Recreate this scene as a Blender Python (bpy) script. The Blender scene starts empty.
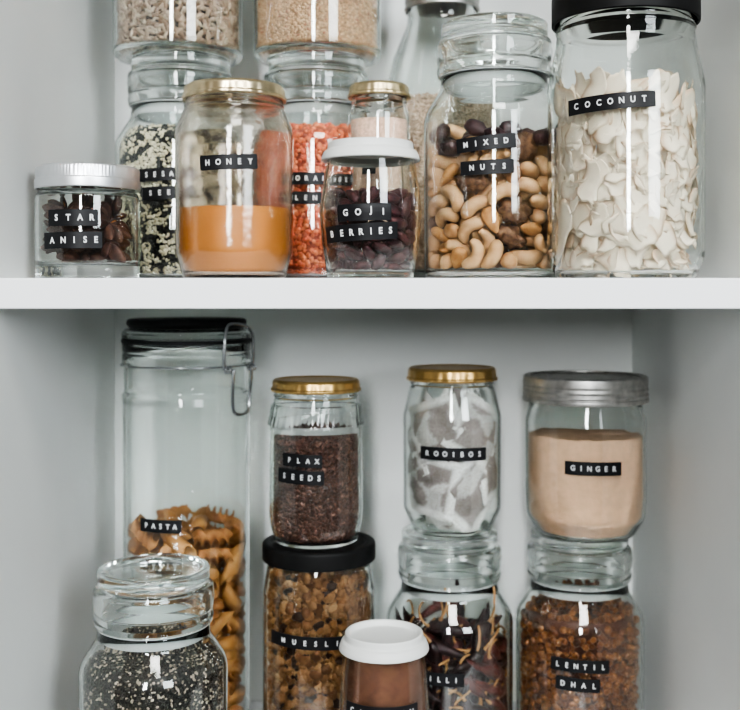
import bpy, bmesh, math, random
import numpy as np
from mathutils import Vector, Matrix, Quaternion, Euler, noise

PI = math.pi
SC = bpy.context.scene
COL = SC.collection

# ------------------------------------------------------------------ camera model
FPX, HY, CX, EZ = 1050.0, 292.0, 370.0, 0.36
def PX(px, Y): return (px - CX) * Y / FPX
def PZ(py, Y): return EZ + (HY - py) * Y / FPX

# ------------------------------------------------------------------ mesh helpers
def mesh_from(verts, faces, smooth=True):
    me = bpy.data.meshes.new('m')
    me.from_pydata([tuple(v) for v in verts], [], [tuple(f) for f in faces])
    if smooth:
        me.polygons.foreach_set('use_smooth', [True] * len(me.polygons))
    me.update()
    return me

def fillet(pts, n=6):
    """pts: (r, z, rad) -> polyline with rounded corners"""
    out = []
    for i, p in enumerate(pts):
        r, z = p[0], p[1]
        rad = p[2] if len(p) > 2 else 0
        if rad <= 0 or i == 0 or i == len(pts) - 1:
            out.append((r, z)); continue
        a = Vector((pts[i-1][0] - r, pts[i-1][1] - z)); b = Vector((pts[i+1][0] - r, pts[i+1][1] - z))
        la, lb = a.length, b.length
        if la < 1e-7 or lb < 1e-7:
            out.append((r, z)); continue
        a /= la; b /= lb
        ang = max(0.05, a.angle(b))
        d = min(rad / math.tan(ang / 2), la * .49, lb * .49)
        p0 = Vector((r, z)) + a * d; p2 = Vector((r, z)) + b * d; c = Vector((r, z))
        for k in range(n + 1):
            t = k / n
            q = p0 * (1-t)**2 + c * 2*t*(1-t) + p2 * t*t
            out.append((max(0.0, q.x), q.y))
    return out

def lathe(prof, seg=96, rmod=None):
    """closed solid if prof starts and ends at r=0"""
    verts, rings, faces = [], [], []
    for (r, z) in prof:
        if r < 1e-6:
            verts.append((0, 0, z)); rings.append([len(verts) - 1])
        else:
            ids = []
            for k in range(seg):
                th = 2 * PI * k / seg
                rr = r * (rmod(th, z, r) if rmod else 1)
                verts.append((rr * math.sin(th), -rr * math.cos(th), z)); ids.append(len(verts) - 1)
            rings.append(ids)
    for a, b in zip(rings[:-1], rings[1:]):
        if len(a) == 1 and len(b) == 1: continue
        for k in range(seg):
            k2 = (k + 1) % seg
            if len(a) == 1: faces.append((a[0], b[k2], b[k]))
            elif len(b) == 1: faces.append((a[k], a[k2], b[0]))
            else: faces.append((a[k], a[k2], b[k2], b[k]))
    return verts, faces

def tube(path, rad, seg=8, closed=False):
    """rad: float or list. returns verts, faces"""
    pts = [Vector(p) for p in path]; n = len(pts)
    rads = rad if isinstance(rad, (list, tuple)) else [rad] * n
    verts, faces = [], []
    up = None
    for i, p in enumerate(pts):
        if closed: t = pts[(i+1) % n] - pts[i-1]
        else: t = pts[min(i+1, n-1)] - pts[max(i-1, 0)]
        t.normalize()
        if up is None:
            up = Vector((0, 0, 1)) if abs(t.z) < .9 else Vector((1, 0, 0))
        s = t.cross(up); s.normalize(); up = s.cross(t); up.normalize()
        for k in range(seg):
            a = 2 * PI * k / seg
            verts.append(p + (s * math.cos(a) + up * math.sin(a)) * rads[i])
    m = n if closed else n - 1
    for i in range(m):
        a, b = i * seg, ((i + 1) % n) * seg
        for k in range(seg):
            k2 = (k + 1) % seg
            faces.append((a + k, a + k2, b + k2, b + k))
    if not closed:
        faces.append(tuple(range(seg - 1, -1, -1))); faces.append(tuple(range((n-1)*seg, n*seg)))
    return verts, faces

def join(parts):
    V, F = [], []
    for v, f in parts:
        o = len(V); V.extend(v); F.extend(tuple(i + o for i in q) for q in f)
    return V, F

def ico(sub=1):
    bm = bmesh.new(); bmesh.ops.create_icosphere(bm, subdivisions=sub, radius=1)
    v = np.array([x.co[:] for x in bm.verts]); f = np.array([[q.index for q in p.verts] for p in bm.faces])
    bm.free(); return v, f

# ------------------------------------------------------------------ small foods (metres, centred)
def uvball(nu, nv, fn):
    verts = [fn(0, 0)]; faces = []
    for j in range(1, nv):
        for i in range(nu): verts.append(fn(2 * PI * i / nu, PI * j / nv))
    verts.append(fn(0, PI)); last = len(verts) - 1
    for i in range(nu):
        i2 = (i + 1) % nu
        faces.append((0, 1 + i, 1 + i2))
        faces.append((last, 1 + (nv-2)*nu + i2, 1 + (nv-2)*nu + i))
        for j in range(nv - 2):
            a = 1 + j * nu
            faces.append((a + i, a + nu + i, a + nu + i2, a + i2))
    return verts, faces

def m_cashew(s=1.0, bend=3.5):
    n = 17; R = .0072 * s; path = []; rad = []
    for i in range(n):
        t = i / (n - 1); a = (t - .5) * bend
        path.append((R * math.cos(a) * 1.05 - R * .55, R * math.sin(a) * 1.22, .0007 * math.sin(5 * t)))
        e = max(0.0, 1 - abs(2 * t - 1) ** 3.0)
        rad.append(s * (.0010 + .0040 * math.sqrt(e) * (1.18 - .42 * t)))
    return tube(path, rad, 12)

def m_hazelnut(s=1.0):
    def f(u, v):
        r = .0061 * s * (1 + .05 * math.sin(2 * u))
        z = math.cos(v); k = math.sin(v)
        z = z * (1.0 + .18 * max(0, z) ** 6)
        return Vector((r * k * math.cos(u), r * k * math.sin(u), r * z * 1.02))
    return uvball(14, 10, f)

def m_almond(s=1.0):
    def f(u, v):
        t = math.cos(v); k = math.sin(v) * (1 - .38 * t)
        w = 1 + .03 * math.sin(9 * u)
        return Vector((.0058 * s * k * math.cos(u) * w, .0040 * s * k * math.sin(u) * w, .0105 * s * t))
    return uvball(16, 12, f)

def m_walnut(s=1.0):
    def f(u, v):
        d = Vector((math.sin(v) * math.cos(u), math.sin(v) * math.sin(u), math.cos(v)))
        r = .0095 * s * (1 + .42 * noise.noise(d * 3.1 + Vector((5, 2, 1))) + .2 * noise.noise(d * 7))
        return Vector((d.x * r * 1.2, d.y * r * .75, d.z * r))
    return uvball(22, 16, f)

def m_raisin(s=1.0, ln=1.35, seed=3.0):
    def f(u, v):
        d = Vector((math.sin(v) * math.cos(u), math.sin(v) * math.sin(u), math.cos(v)))
        r = .0052 * s * (1 + .22 * noise.noise(d * 2.2 + Vector((seed, 0, 1))) + .16 * abs(math.sin(4 * u + 3 * d.z)) * math.sin(v))
        return Vector((d.x * r, d.y * r * .85, d.z * r * ln))
    return uvball(18, 12, f)

def m_goji(s=1.0, seed=1.0):
    return m_raisin(.62 * s, 1.9, seed)

def m_flake(seed=0):
    rnd = random.Random(seed)
    L = .020 + .020 * rnd.random() ** 1.3; W = .009 + .012 * rnd.random()
    bend = rnd.uniform(.3, 1.4); tw = rnd.uniform(-.6, .6); cup = rnd.uniform(-.3, .5); sl = rnd.uniform(-.6, .6); tp = rnd.uniform(-.28, .28)
    nu, nv = 16, 7; top = []
    for i in range(nu):
        t = i / (nu - 1) * 2 - 1
        wl = (1 + tp * t) * (1 + .10 * math.sin(3 * t + seed) + .05 * math.sin(9 * t + seed * 2)) * (1 - .45 * abs(t) ** 9)
        for j in range(nv):
            q = (j / (nv - 1) * 2 - 1) * wl
            x = t * L / 2 + sl * q * W / 2 * abs(t) + .0010 * math.sin(q * 5 + seed); y = q * W / 2 + .0015 * math.sin(4 * t + seed)
            z = -bend * .012 * t * t + cup * .0045 * q * q + .0010 * noise.noise(Vector((t * 3, q * 2, seed)))
            a = tw * t; y, z = y * math.cos(a) - z * math.sin(a), y * math.sin(a) + z * math.cos(a)
            top.append(Vector((x, y, z)))
    h = .0005
    V = [p + Vector((0, 0, h)) for p in top] + [p - Vector((0, 0, h)) for p in top]
    F = []; o = nu * nv
    for i in range(nu - 1):
        for j in range(nv - 1):
            a = i * nv + j
            F.append((a, a + nv, a + nv + 1, a + 1)); F.append((o + a, o + a + 1, o + a + nv + 1, o + a + nv))
    for i in range(nu - 1):
        a = i * nv; F.append((a, o + a, o + a + nv, a + nv))
        a = i * nv + nv - 1; F.append((a, a + nv, o + a + nv, o + a))
    for j in range(nv - 1):
        F.append((j, j + 1, o + j + 1, o + j)); a = (nu - 1) * nv + j; F.append((a, o + a, o + a + 1, a + 1))
    c = sum(V, Vector()) / len(V)
    return [v - c for v in V], F

def m_penne(s=1.0):
    n = 24; R, r, L = .0054 * s, .0043 * s, .026 * s
    V, F = [], []
    for (rad, sgn) in ((R, 1), (R, -1), (r, -1), (r, 1)):
        for k in range(n):
            a = 2 * PI * k / n
            rr = rad * (1 + (.05 * math.cos(12 * a) if rad == R else 0))
            V.append(Vector((rr * math.cos(a), rr * math.sin(a), sgn * L / 2 + rad * 1.0 * math.cos(a))))
    for q in range(4):
        a, b = q * n, ((q + 1) % 4) * n
        for k in range(n):
            k2 = (k + 1) % n; F.append((a + k, b + k, b + k2, a + k2))
    return V, F

def m_fusilli(s=1.0):
    n = 26; L = .028 * s; R = .0066 * s; V, F = [], []
    prof = []
    for arm in range(3):
        b = arm * 2 * PI / 3
        for (rr, da) in ((.16, -.9), (1.0, -.13), (1.06, .0), (1.0, .13)):
            prof.append((rr, b + da))
    m = len(prof)
    for i in range(n):
        t = i / (n - 1); tw = t * 2 * PI * 1.35
        for (rr, a) in prof:
            wob = 1 + .06 * math.sin(t * 17)
            V.append(Vector((R * rr * wob * math.cos(a + tw), R * rr * wob * math.sin(a + tw), (t - .5) * L)))
    for i in range(n - 1):
        for k in range(m):
            k2 = (k + 1) % m; F.append((i*m + k, i*m + k2, (i+1)*m + k2, (i+1)*m + k))
    F.append(tuple(range(m - 1, -1, -1))); F.append(tuple(range((n-1)*m, n*m)))
    return V, F

def m_anise(arms=8):
    """returns (carpels), (seeds)"""
    P, S = [], []
    for k in range(arms):
        a = 2 * PI * k / arms + .12 * math.sin(k * 5.1); ln = .0150 * (1 + .16 * math.sin(k * 3.7))
        nu, nv = 9, 8; V = []; F = []
        for i in range(nu):
            t = i / (nu - 1); w = .0034 * math.sin(PI * min(1, (t * .93 + .05))) ** .7 + .0003
            for j in range(nv):
                b = (j / (nv - 1)) * 1.7 * PI - .85 * PI
                V.append((ln * t + .0012, w * math.sin(b) * .62, -w * 1.25 * math.cos(b) + .0018 * t * t))
        for i in range(nu - 1):
            for j in range(nv - 1):
                q = i * nv + j; F.append((q, q + 1, q + nv + 1, q + nv))
        n0 = len(V)
        inner = [(x, y * .6, z * .6 + .0002) for (x, y, z) in V]; V += inner
        F += [(n0 + p[3], n0 + p[2], n0 + p[1], n0 + p[0]) for p in F[:]]
        for i in range(nu - 1):
            for j in (0, nv - 1):
                q = i * nv + j; F.append((q, q + nv, n0 + q + nv, n0 + q))
        ca, sa = math.cos(a), math.sin(a)
        P.append(([Vector((x * ca - y * sa, x * sa + y * ca, z)) for x, y, z in V], F))
        def f(u, v, a=a, ln=ln):
            x = ln * .55 + .0034 * math.cos(v); y = .0012 * math.sin(v) * math.cos(u); z = .0019 * math.sin(v) * math.sin(u) + .0006
            return Vector((x * math.cos(a) - y * math.sin(a), x * math.sin(a) + y * math.cos(a), z))
        S.append(uvball(8, 6, f))
    P.append(uvball(8, 6, lambda u, v: Vector((.0026 * math.sin(v) * math.cos(u), .0026 * math.sin(v) * math.sin(u), .003 * math.cos(v) - .001))))
    return join(P), join(S)

# settled positions of the loose pieces (kind, place, turn)
NUTS = [
2,-3916,-1280,590,21,-31,-106,-60, 2,-3156,-506,533,59,-66,-17,-90, 3,-1770,1611,355,68,76,-55,-52, 4,-124,-2269,907,11,76,-79,-63, 2,-2062,-452,541,52,34,110,14, 4,60,3701,881,51,116,5,11,
0,3825,-1381,483,23,-17,2,124, 1,4093,851,412,19,13,-124,11, 4,2330,3039,1042,16,121,-34,2, 2,-1678,-2717,524,80,-66,-74,-1, 3,-2978,606,566,70,-58,-40,79, 0,-3350,1962,390,22,11,-1,125,
1,-631,-3740,988,70,-63,80,-31, 0,308,-416,396,22,-60,-110,-2, 2,-482,963,522,43,-107,1,-52, 2,487,-4050,566,98,23,25,-74, 0,2358,-573,409,20,2,-2,-125, 0,679,1504,390,126,1,-7,-9,
0,-3035,-1822,488,82,-26,-90,-23, 3,-1424,422,405,53,16,-93,-67, 2,-2055,2620,542,101,67,-1,-38, 0,1545,-2343,401,0,108,-64,19, 3,1113,-1171,370,75,-98,3,-29, 0,-668,2251,768,2,-91,-61,64,
2,2967,-2750,526,64,105,22,-22, 0,2624,-1426,1150,38,-7,5,-121, 0,2130,1880,816,45,-45,94,56, 3,-2687,-2974,777,11,-4,-120,-40, 0,-4165,299,742,100,-10,76,-16, 0,-2852,2326,1179,53,10,-114,-11,
5,-1430,-728,1403,16,39,-57,-105, 3,-1585,-1437,376,57,-41,-82,67, 0,763,2339,1313,56,-39,-13,106, 5,3821,-1288,1500,37,16,-101,66, 1,2871,17,1230,11,115,14,-51, 2,2861,1597,1579,2,-33,-99,-73,
0,-1837,-3804,1056,75,100,8,-23, 4,-1707,1170,1477,96,-62,-41,37, 2,-1784,3651,572,48,96,-1,69, 5,1390,-2073,1349,2,8,97,-82, 3,991,-799,955,79,67,-70,-24, 0,539,1051,1347,0,-106,69,-12,
1,1633,-3299,983,12,-82,96,11, 0,1946,-1041,2118,7,86,-91,21, 0,3615,1428,2298,125,-7,16,17, 0,-1056,-3409,1902,50,116,9,8, 0,-2977,-58,1593,34,30,2,-118, 2,-3842,1367,1350,93,7,-40,76,
0,129,-2107,2294,2,-59,-112,3, 2,-596,57,1256,57,25,-107,27, 1,-1560,3880,1613,94,-16,-54,-65, 0,2972,-2936,1806,29,-69,42,94, 3,1922,1083,847,120,-33,23,8, 1,3761,639,1376,126,-1,-16,8,
1,-2722,-2363,1326,47,107,-30,39, 1,-1854,418,2481,112,18,4,-56, 2,-2807,2961,2319,98,43,-28,-62, 0,-739,-913,2185,35,-111,-20,46, 5,373,-512,1594,16,-63,101,41, 0,1563,3530,2243,5,89,88,21,
2,2136,-2504,2156,39,-50,70,85, 3,1631,171,1346,45,-106,42,-33, 0,3134,2855,2910,30,-39,-79,86, 3,-3406,-1760,1558,17,-23,-96,78, 1,-4152,-139,1778,98,7,-79,11, 2,-1268,1824,2743,80,50,71,-47,
0,-1588,-2133,1990,118,-29,37,7, 0,106,440,2159,74,-32,-36,-92, 0,-447,2779,2533,15,-61,110,-5, 4,3420,-1752,2989,9,70,-105,-9, 0,2174,468,1924,9,-122,-31,-9, 2,1974,2066,2071,66,107,11,15,
4,674,-3447,2274,64,97,51,5, 4,-3326,1225,2646,42,-77,63,-66, 1,-127,4189,2686,60,23,68,-86, 1,-1494,-1344,2417,41,38,-105,46, 1,1659,482,2564,25,-30,2,-121, 3,927,1703,2128,81,96,-12,16,
0,1854,-2401,3042,24,-9,18,123, 2,3333,-268,2275,77,55,75,41, 3,-13,2846,1827,41,55,41,99, 3,-3659,-1725,2411,66,85,68,3, 0,-1271,-1093,3400,107,-16,25,62, 4,-1879,3348,3622,14,-87,-15,-90,
0,528,-880,2745,7,-76,-102,6, 1,-1646,741,3314,5,30,-120,29, 2,-116,1734,1741,23,-56,-48,-101, 4,899,-3649,4019,34,119,21,16, 1,2351,1095,2941,114,-30,25,-39, 4,761,3606,3435,34,122,6,3,
2,-3076,-2644,2686,81,66,57,-44, 0,-3097,-988,2616,110,-19,60,-1, 1,-3145,-156,3498,111,39,6,48, 0,-99,-2477,3231,2,13,125,-19, 0,1172,-979,3434,14,-123,19,-20, 0,3369,1780,3398,68,-49,91,29,
2,2498,-3169,3623,77,-99,-16,-13, 5,2491,-582,3049,21,33,81,90, 0,3766,221,3116,53,-36,13,-109, 0,-1947,-3444,2685,21,37,-101,65, 5,-4033,-400,3239,41,60,-56,88, 1,-2758,2393,3115,87,-52,-15,-75,
1,-1764,-2478,3146,38,40,-103,50, 0,-302,425,3191,27,5,-15,-123, 2,300,1257,2642,78,-20,-96,21, 3,1903,-3692,2774,94,62,-58,-9, 1,3533,1349,4272,119,1,-44,-7, 1,1465,2437,2969,110,-11,-16,-61,
0,-3398,-2173,3585,65,26,-101,34, 3,-2232,-169,4171,96,-75,-21,27, 0,-2445,1600,4058,39,-22,-116,-26, 1,590,-1003,4035,91,-6,-35,81, 3,685,632,3418,79,98,-8,15, 0,-308,2314,3352,34,9,-3,-122,
2,2215,-2068,3916,80,-37,83,38, 4,3343,-778,4599,43,-27,62,98, 2,2218,1557,3765,24,77,-18,96, 3,-652,-4226,3325,24,13,124,-9, 0,-1128,-1295,4260,6,124,-8,25, 1,-3926,-1410,4423,100,2,-70,34,
0,540,-2055,3869,63,-7,4,-110, 3,37,629,3999,60,-92,-61,-17, 0,2976,2061,4644,3,51,-20,-115, 1,2570,-2670,4687,122,7,23,-26, 5,1119,449,4412,52,-52,-87,-57, 3,4253,-255,3837,60,80,67,-41,
5,-2980,-1131,3868,7,60,-37,-106, 1,-3634,250,4625,37,54,-108,17, 1,-1701,3310,5802,24,30,117,30, 2,-641,-2701,4215,76,-1,-93,42, 1,-1243,1365,3789,115,-4,-31,45, 0,52,2677,4120,51,-93,-53,-46,
1,1478,-3374,5498,52,68,-82,45, 0,4181,52,5499,38,-24,-98,67, 1,2094,2882,4369,48,-68,-12,95, 5,-2437,-2147,4388,41,45,-66,-90, 5,-3145,1059,5001,39,-49,85,-71, 2,-979,2229,4792,114,-53,-15,-5,
1,72,-4165,4936,52,45,-64,86, 1,582,3688,4752,68,43,-95,25, 0,-861,3685,4752,49,43,32,104, 0,1684,-2367,4857,36,2,-53,-110, 3,2129,-390,4764,97,-24,26,-75, 3,2501,649,4493,80,-49,34,-79,
1,-1521,-3519,4144,62,-26,-68,-83, 3,-3776,-838,5509,41,-26,84,-82, 3,-1693,587,4369,7,52,-75,89, 2,199,-2665,4950,21,45,6,117, 2,-624,84,4692,53,-15,-81,81, 2,38,1723,4289,89,-37,41,-72,
1,2185,-1771,5089,98,-43,-51,47, 2,1890,552,5213,51,25,77,83, 0,1577,1583,4498,4,89,79,44, 1,-3107,-2784,4870,65,-92,1,-59, 2,-3895,1161,3949,90,75,8,-48, 2,-3546,2065,4465,31,-98,66,35,
0,-203,-3659,6170,90,-51,-73,9, 4,-1873,-833,5196,64,70,-64,-55, 2,-155,1011,5050,116,8,-50,-12, 2,2904,-2909,5847,32,94,71,34, 0,4120,921,6032,53,-31,-89,67, 2,2857,317,5719,103,9,-72,-20,
0,-1174,-2662,5296,62,-72,84,8, 2,-4017,674,5727,0,18,-77,99, 1,-1733,1382,5014,108,33,-38,45, 3,-279,-2029,5419,108,37,51,22, 2,1439,-675,5299,88,-87,-25,-14, 3,1005,2243,5146,36,86,-75,-43,
1,1766,-3171,6615,125,-14,0,-20, 2,3178,-648,6058,59,104,25,-34, 2,946,1193,5341,109,23,50,-35, 3,-2942,-1415,5965,26,-6,-85,-91, 1,-2549,362,5562,62,-50,-93,-34, 3,-2829,2573,4941,25,23,-88,85,
3,-286,-924,5031,35,-120,22,-1, 2,410,-226,5111,72,-4,68,80, 5,-539,3129,5736,34,-59,102,-32, 4,-1779,-3271,6092,111,-45,29,-32, 1,1663,3312,5278,24,-104,-26,-63, 1,70,4153,5781,55,54,-72,71,
0,-1739,-1868,6464,11,87,77,-50, 3,-592,5,5582,86,85,27,26, 4,-3002,1992,6111,35,-75,-74,62, 1,956,-2219,5902,31,119,-27,19, 2,507,-989,5890,30,54,-74,-82, 2,-26,2105,5338,92,55,-34,-60,
2,570,-1599,4980,22,-16,82,-93, 0,1845,-522,6104,3,-124,-24,10, 3,2648,1513,5559,74,-72,-67,32, 2,-726,-755,6261,21,-90,-30,82, 2,-1502,36,6267,61,-18,-89,65, 1,-526,1127,6016,81,24,-14,94,
2,-213,-1722,6291,41,-3,-100,66, 3,2774,-1574,6419,90,-79,1,43, 2,881,3051,5947,84,63,70,15, 2,3516,-2105,5418,20,-76,-18,98, 0,3842,-615,7190,25,115,32,35, 0,2573,2497,6323,60,-15,-21,109,
1,-728,-2314,6948,41,74,-94,14, 2,-1867,955,6700,9,-69,-29,-102, 0,-2734,3214,7646,61,26,-85,-67, 2,705,-4036,6425,63,-12,2,110, 2,-1403,2268,6018,3,88,-23,89, 0,-335,4076,7193,33,-35,-97,-67,
1,3348,2462,5315,37,-73,-30,-92, 0,209,2824,6677,11,4,121,36, 0,1214,3701,6737,109,32,0,57, 0,-3214,-1513,7592,90,28,24,-82, 1,-2845,-520,6863,73,-21,36,-96, 0,-3790,135,6505,30,-117,36,-17,
0,1585,-1808,6792,111,-24,-19,53, 0,47,322,6154,21,92,-85,0, 1,2569,886,6434,10,98,78,19, 1,3787,-1865,6563,45,72,40,85, 2,3559,1910,6581,112,46,28,-26, 2,2133,2004,7004,91,15,74,47,
0,-427,-4073,7547,8,-85,-86,-37, 3,-3264,1982,7486,7,-35,64,104, 0,-1768,3143,6875,6,-21,-4,125, 1,961,-2487,7076,9,-36,9,-121, 0,-3974,-1370,6305,55,-88,23,-70, 1,-782,3465,7776,69,14,11,-105,
0,-3942,-188,8235,2,-39,26,-118, 3,907,810,6717,72,17,-88,-53, 1,4051,1044,7705,15,47,1,-117, 0,-4093,879,7327,99,-17,-77,10, 2,-2022,-66,7194,70,75,-55,-51, 0,-1789,2202,7500,22,9,30,-121,
2,-1596,-1022,6977,63,66,-63,-62, 1,365,-679,6849,16,116,-48,13, 2,-821,2294,6946,88,-72,28,49, 4,3783,-414,8736,75,-20,54,85, 3,2898,980,7621,57,78,78,-26, 1,924,3093,7637,115,20,25,43,
3,-856,-1574,7585,55,82,69,39, 2,-697,-521,7345,21,66,-28,103, 1,-208,829,7106,6,52,-115,17, 0,2146,-331,6920,56,20,23,110, 2,1107,567,7755,90,47,34,68, 2,181,1719,7074,92,-56,-45,50,
4,1483,-3534,8228,37,-36,8,-116, 5,1200,1956,6381,40,45,-91,65, 2,2371,3333,7331,79,19,-63,75, 1,-1716,-3768,8186,51,-71,-48,-78, 3,-3276,-2468,6542,30,67,-100,-27, 0,366,4226,9124,86,91,-21,-4,
0,2897,-2333,7156,80,26,-95,-8, 2,718,-473,7842,78,81,59,0, 2,379,2421,7897,16,90,21,-85, 0,3191,-1692,8097,48,-49,-12,-107, 2,2052,922,7318,42,87,-12,82, 3,2230,3461,8244,18,28,-109,-56,
1,-2134,-3125,7400,19,-122,-21,-23, 1,-2772,196,7653,56,-23,-103,42, 0,-1120,2194,8115,116,41,-2,32, 0,582,-4129,9853,68,62,-38,79, 5,158,1339,8154,3,10,119,-44, 1,-351,3706,8376,74,39,-83,46,
5,1374,-2169,8280,30,-98,12,-74, 3,2816,-597,7304,59,105,31,-27, 2,1193,1616,7456,111,-36,-50,-10, 0,-3114,-2496,8378,90,69,-39,-40, 5,-1567,899,7757,100,-71,-14,30, 1,-3101,1488,8201,60,-21,-28,-106,
1,-404,-2416,8064,25,51,-113,-9, 1,532,-1572,8178,52,8,-40,109, 5,63,2440,9082,16,36,23,119, 1,2705,-3219,8991,61,82,22,72, 0,1972,-785,7864,13,-32,2,-122, 1,1501,1911,8355,8,17,7,125,
0,-3484,-1340,8582,37,-5,-18,120, 2,-2060,265,8547,68,92,-3,55, 1,-2863,2871,8807,15,52,-50,103, 0,-2009,-2413,8619,28,118,31,-21, 3,-717,646,8225,40,-23,-67,-98, 3,-1303,1508,8768,43,20,87,79,
0,-1843,-681,8154,112,-27,-23,-49, 1,2564,932,8686,33,-96,69,-33, 0,2859,2352,7711,50,-78,-87,-1, 4,-3437,1526,10145,56,54,-100,10, 3,-3013,220,9038,5,64,-81,74, 0,-2182,2330,9098,109,47,22,-39,
0,3729,-1854,9483,6,20,-56,112, 0,-223,-436,8337,103,-18,-66,-31, 5,-1580,3557,8897,62,-80,-76,5, 0,1281,3527,8678,117,-40,-28,-6, 2,3495,2153,9665,58,103,18,41, 1,2042,1393,8936,56,-53,-100,8,
2,-3723,-1706,9444,85,-24,21,-88, 2,-1074,-107,8958,63,41,72,73, 2,-2425,1058,9318,57,39,76,-74, 0,-81,-1719,9071,6,16,-125,-17, 2,-527,905,9152,35,29,-36,-113, 0,3414,1784,8463,19,-119,-5,-40,
1,3339,-2439,10481,84,-10,-85,-43, 1,2024,-72,8885,55,-15,-30,-109, 0,2723,3232,9811,86,-69,55,-31, 1,-1829,-1547,9050,99,-34,-16,-70, 1,-2655,-525,9498,44,94,-73,9, 1,-679,3048,9503,14,72,-20,101,
2,100,-3305,8823,18,76,-97,24, 2,528,681,8970,9,-34,56,-108, 0,-1704,2013,9856,5,44,-117,-22, 0,2079,-1915,9097,124,-13,-18,-13, 1,3058,-420,9756,79,6,-98,-17, 3,876,1791,9406,35,-85,-15,-87,
3,-3931,-291,9439,89,80,41,-5, 2,-2804,255,10055,45,-80,-66,58, 0,-2761,3181,10753,95,78,31,-1, 3,906,-2152,9221,10,-2,-98,81, 1,-275,-350,9655,57,-47,-101,-23, 2,762,826,10036,35,-79,38,85,
2,4083,249,10243,70,91,-49,-24, 2,2306,437,9665,87,-9,-85,35, 1,2688,1679,9818,18,-71,-31,-99, 3,-424,-4246,8947,14,88,-8,-91, 1,-2571,-2592,9651,82,-35,-26,-86, 1,-1391,4000,10508,34,-22,85,-85,
3,-899,-3003,9021,73,-53,-63,-63, 0,444,-1186,10136,15,9,125,10, 0,-688,2476,10570,56,32,-18,108, 3,661,-3331,9560,69,-22,-83,64, 0,962,-389,9603,23,-102,55,-48, 3,4119,1032,9214,26,63,107,-3,
2,-1606,-3713,9546,103,-47,-38,43, 1,-3860,-1511,10369,1,-86,-31,-88, 0,1017,3713,10005,76,-66,-75,-21, 3,-354,-2440,9687,8,7,-88,-91, 3,-1477,-1451,9987,18,-95,53,-62, 0,1362,2956,9995,100,16,37,-67,
1,2195,-3098,10987,93,8,-78,-37, 2,2709,-1643,10594,62,-78,47,63, 1,3439,-562,10936,1,-68,-10,-107, 1,-2333,-3423,10592,85,52,-64,46, 0,-3742,-64,10528,72,31,-83,56, 2,-2153,1028,10431,90,-24,83,22,
3,-820,-3783,10008,28,43,-108,44, 0,1574,-1699,9935,22,121,-25,21, 0,-133,4202,10672,29,50,-83,77, 3,1854,-3053,9993,38,37,-110,35, 3,1679,-1011,10497,49,27,100,56, 2,2001,2745,10750,4,0,-116,52,
0,-988,-2422,10371,63,-27,-104,-25, 2,-1546,508,9736,71,-32,71,72, 5,-2115,2127,11060,47,-62,-37,-93, 5,196,-2827,10470,26,5,-81,-94, 2,-975,-1075,10685,35,-86,73,-46, 0,-169,1501,10083,8,-31,-122,13,
3,1119,-3246,10636,32,-106,-56,-28, 0,2018,776,10867,77,-62,66,46, 5,3755,1368,10663,29,-45,94,66, 5,248,310,10854,87,-88,-18,-20, 5,-2804,-1673,10479,64,0,26,107, 5,-1870,-382,10459,32,-33,1,118,
5,203,-1612,11052,13,-53,43,-106, 5,2585,1709,11188,71,46,-73,-60, 5,-1049,440,10791,40,15,100,-65, 5,1548,-2225,11168,74,-13,-72,73, 5,1800,-204,10918,97,38,-65,-33, 5,1327,1784,10466,21,41,-22,-116]
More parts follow.
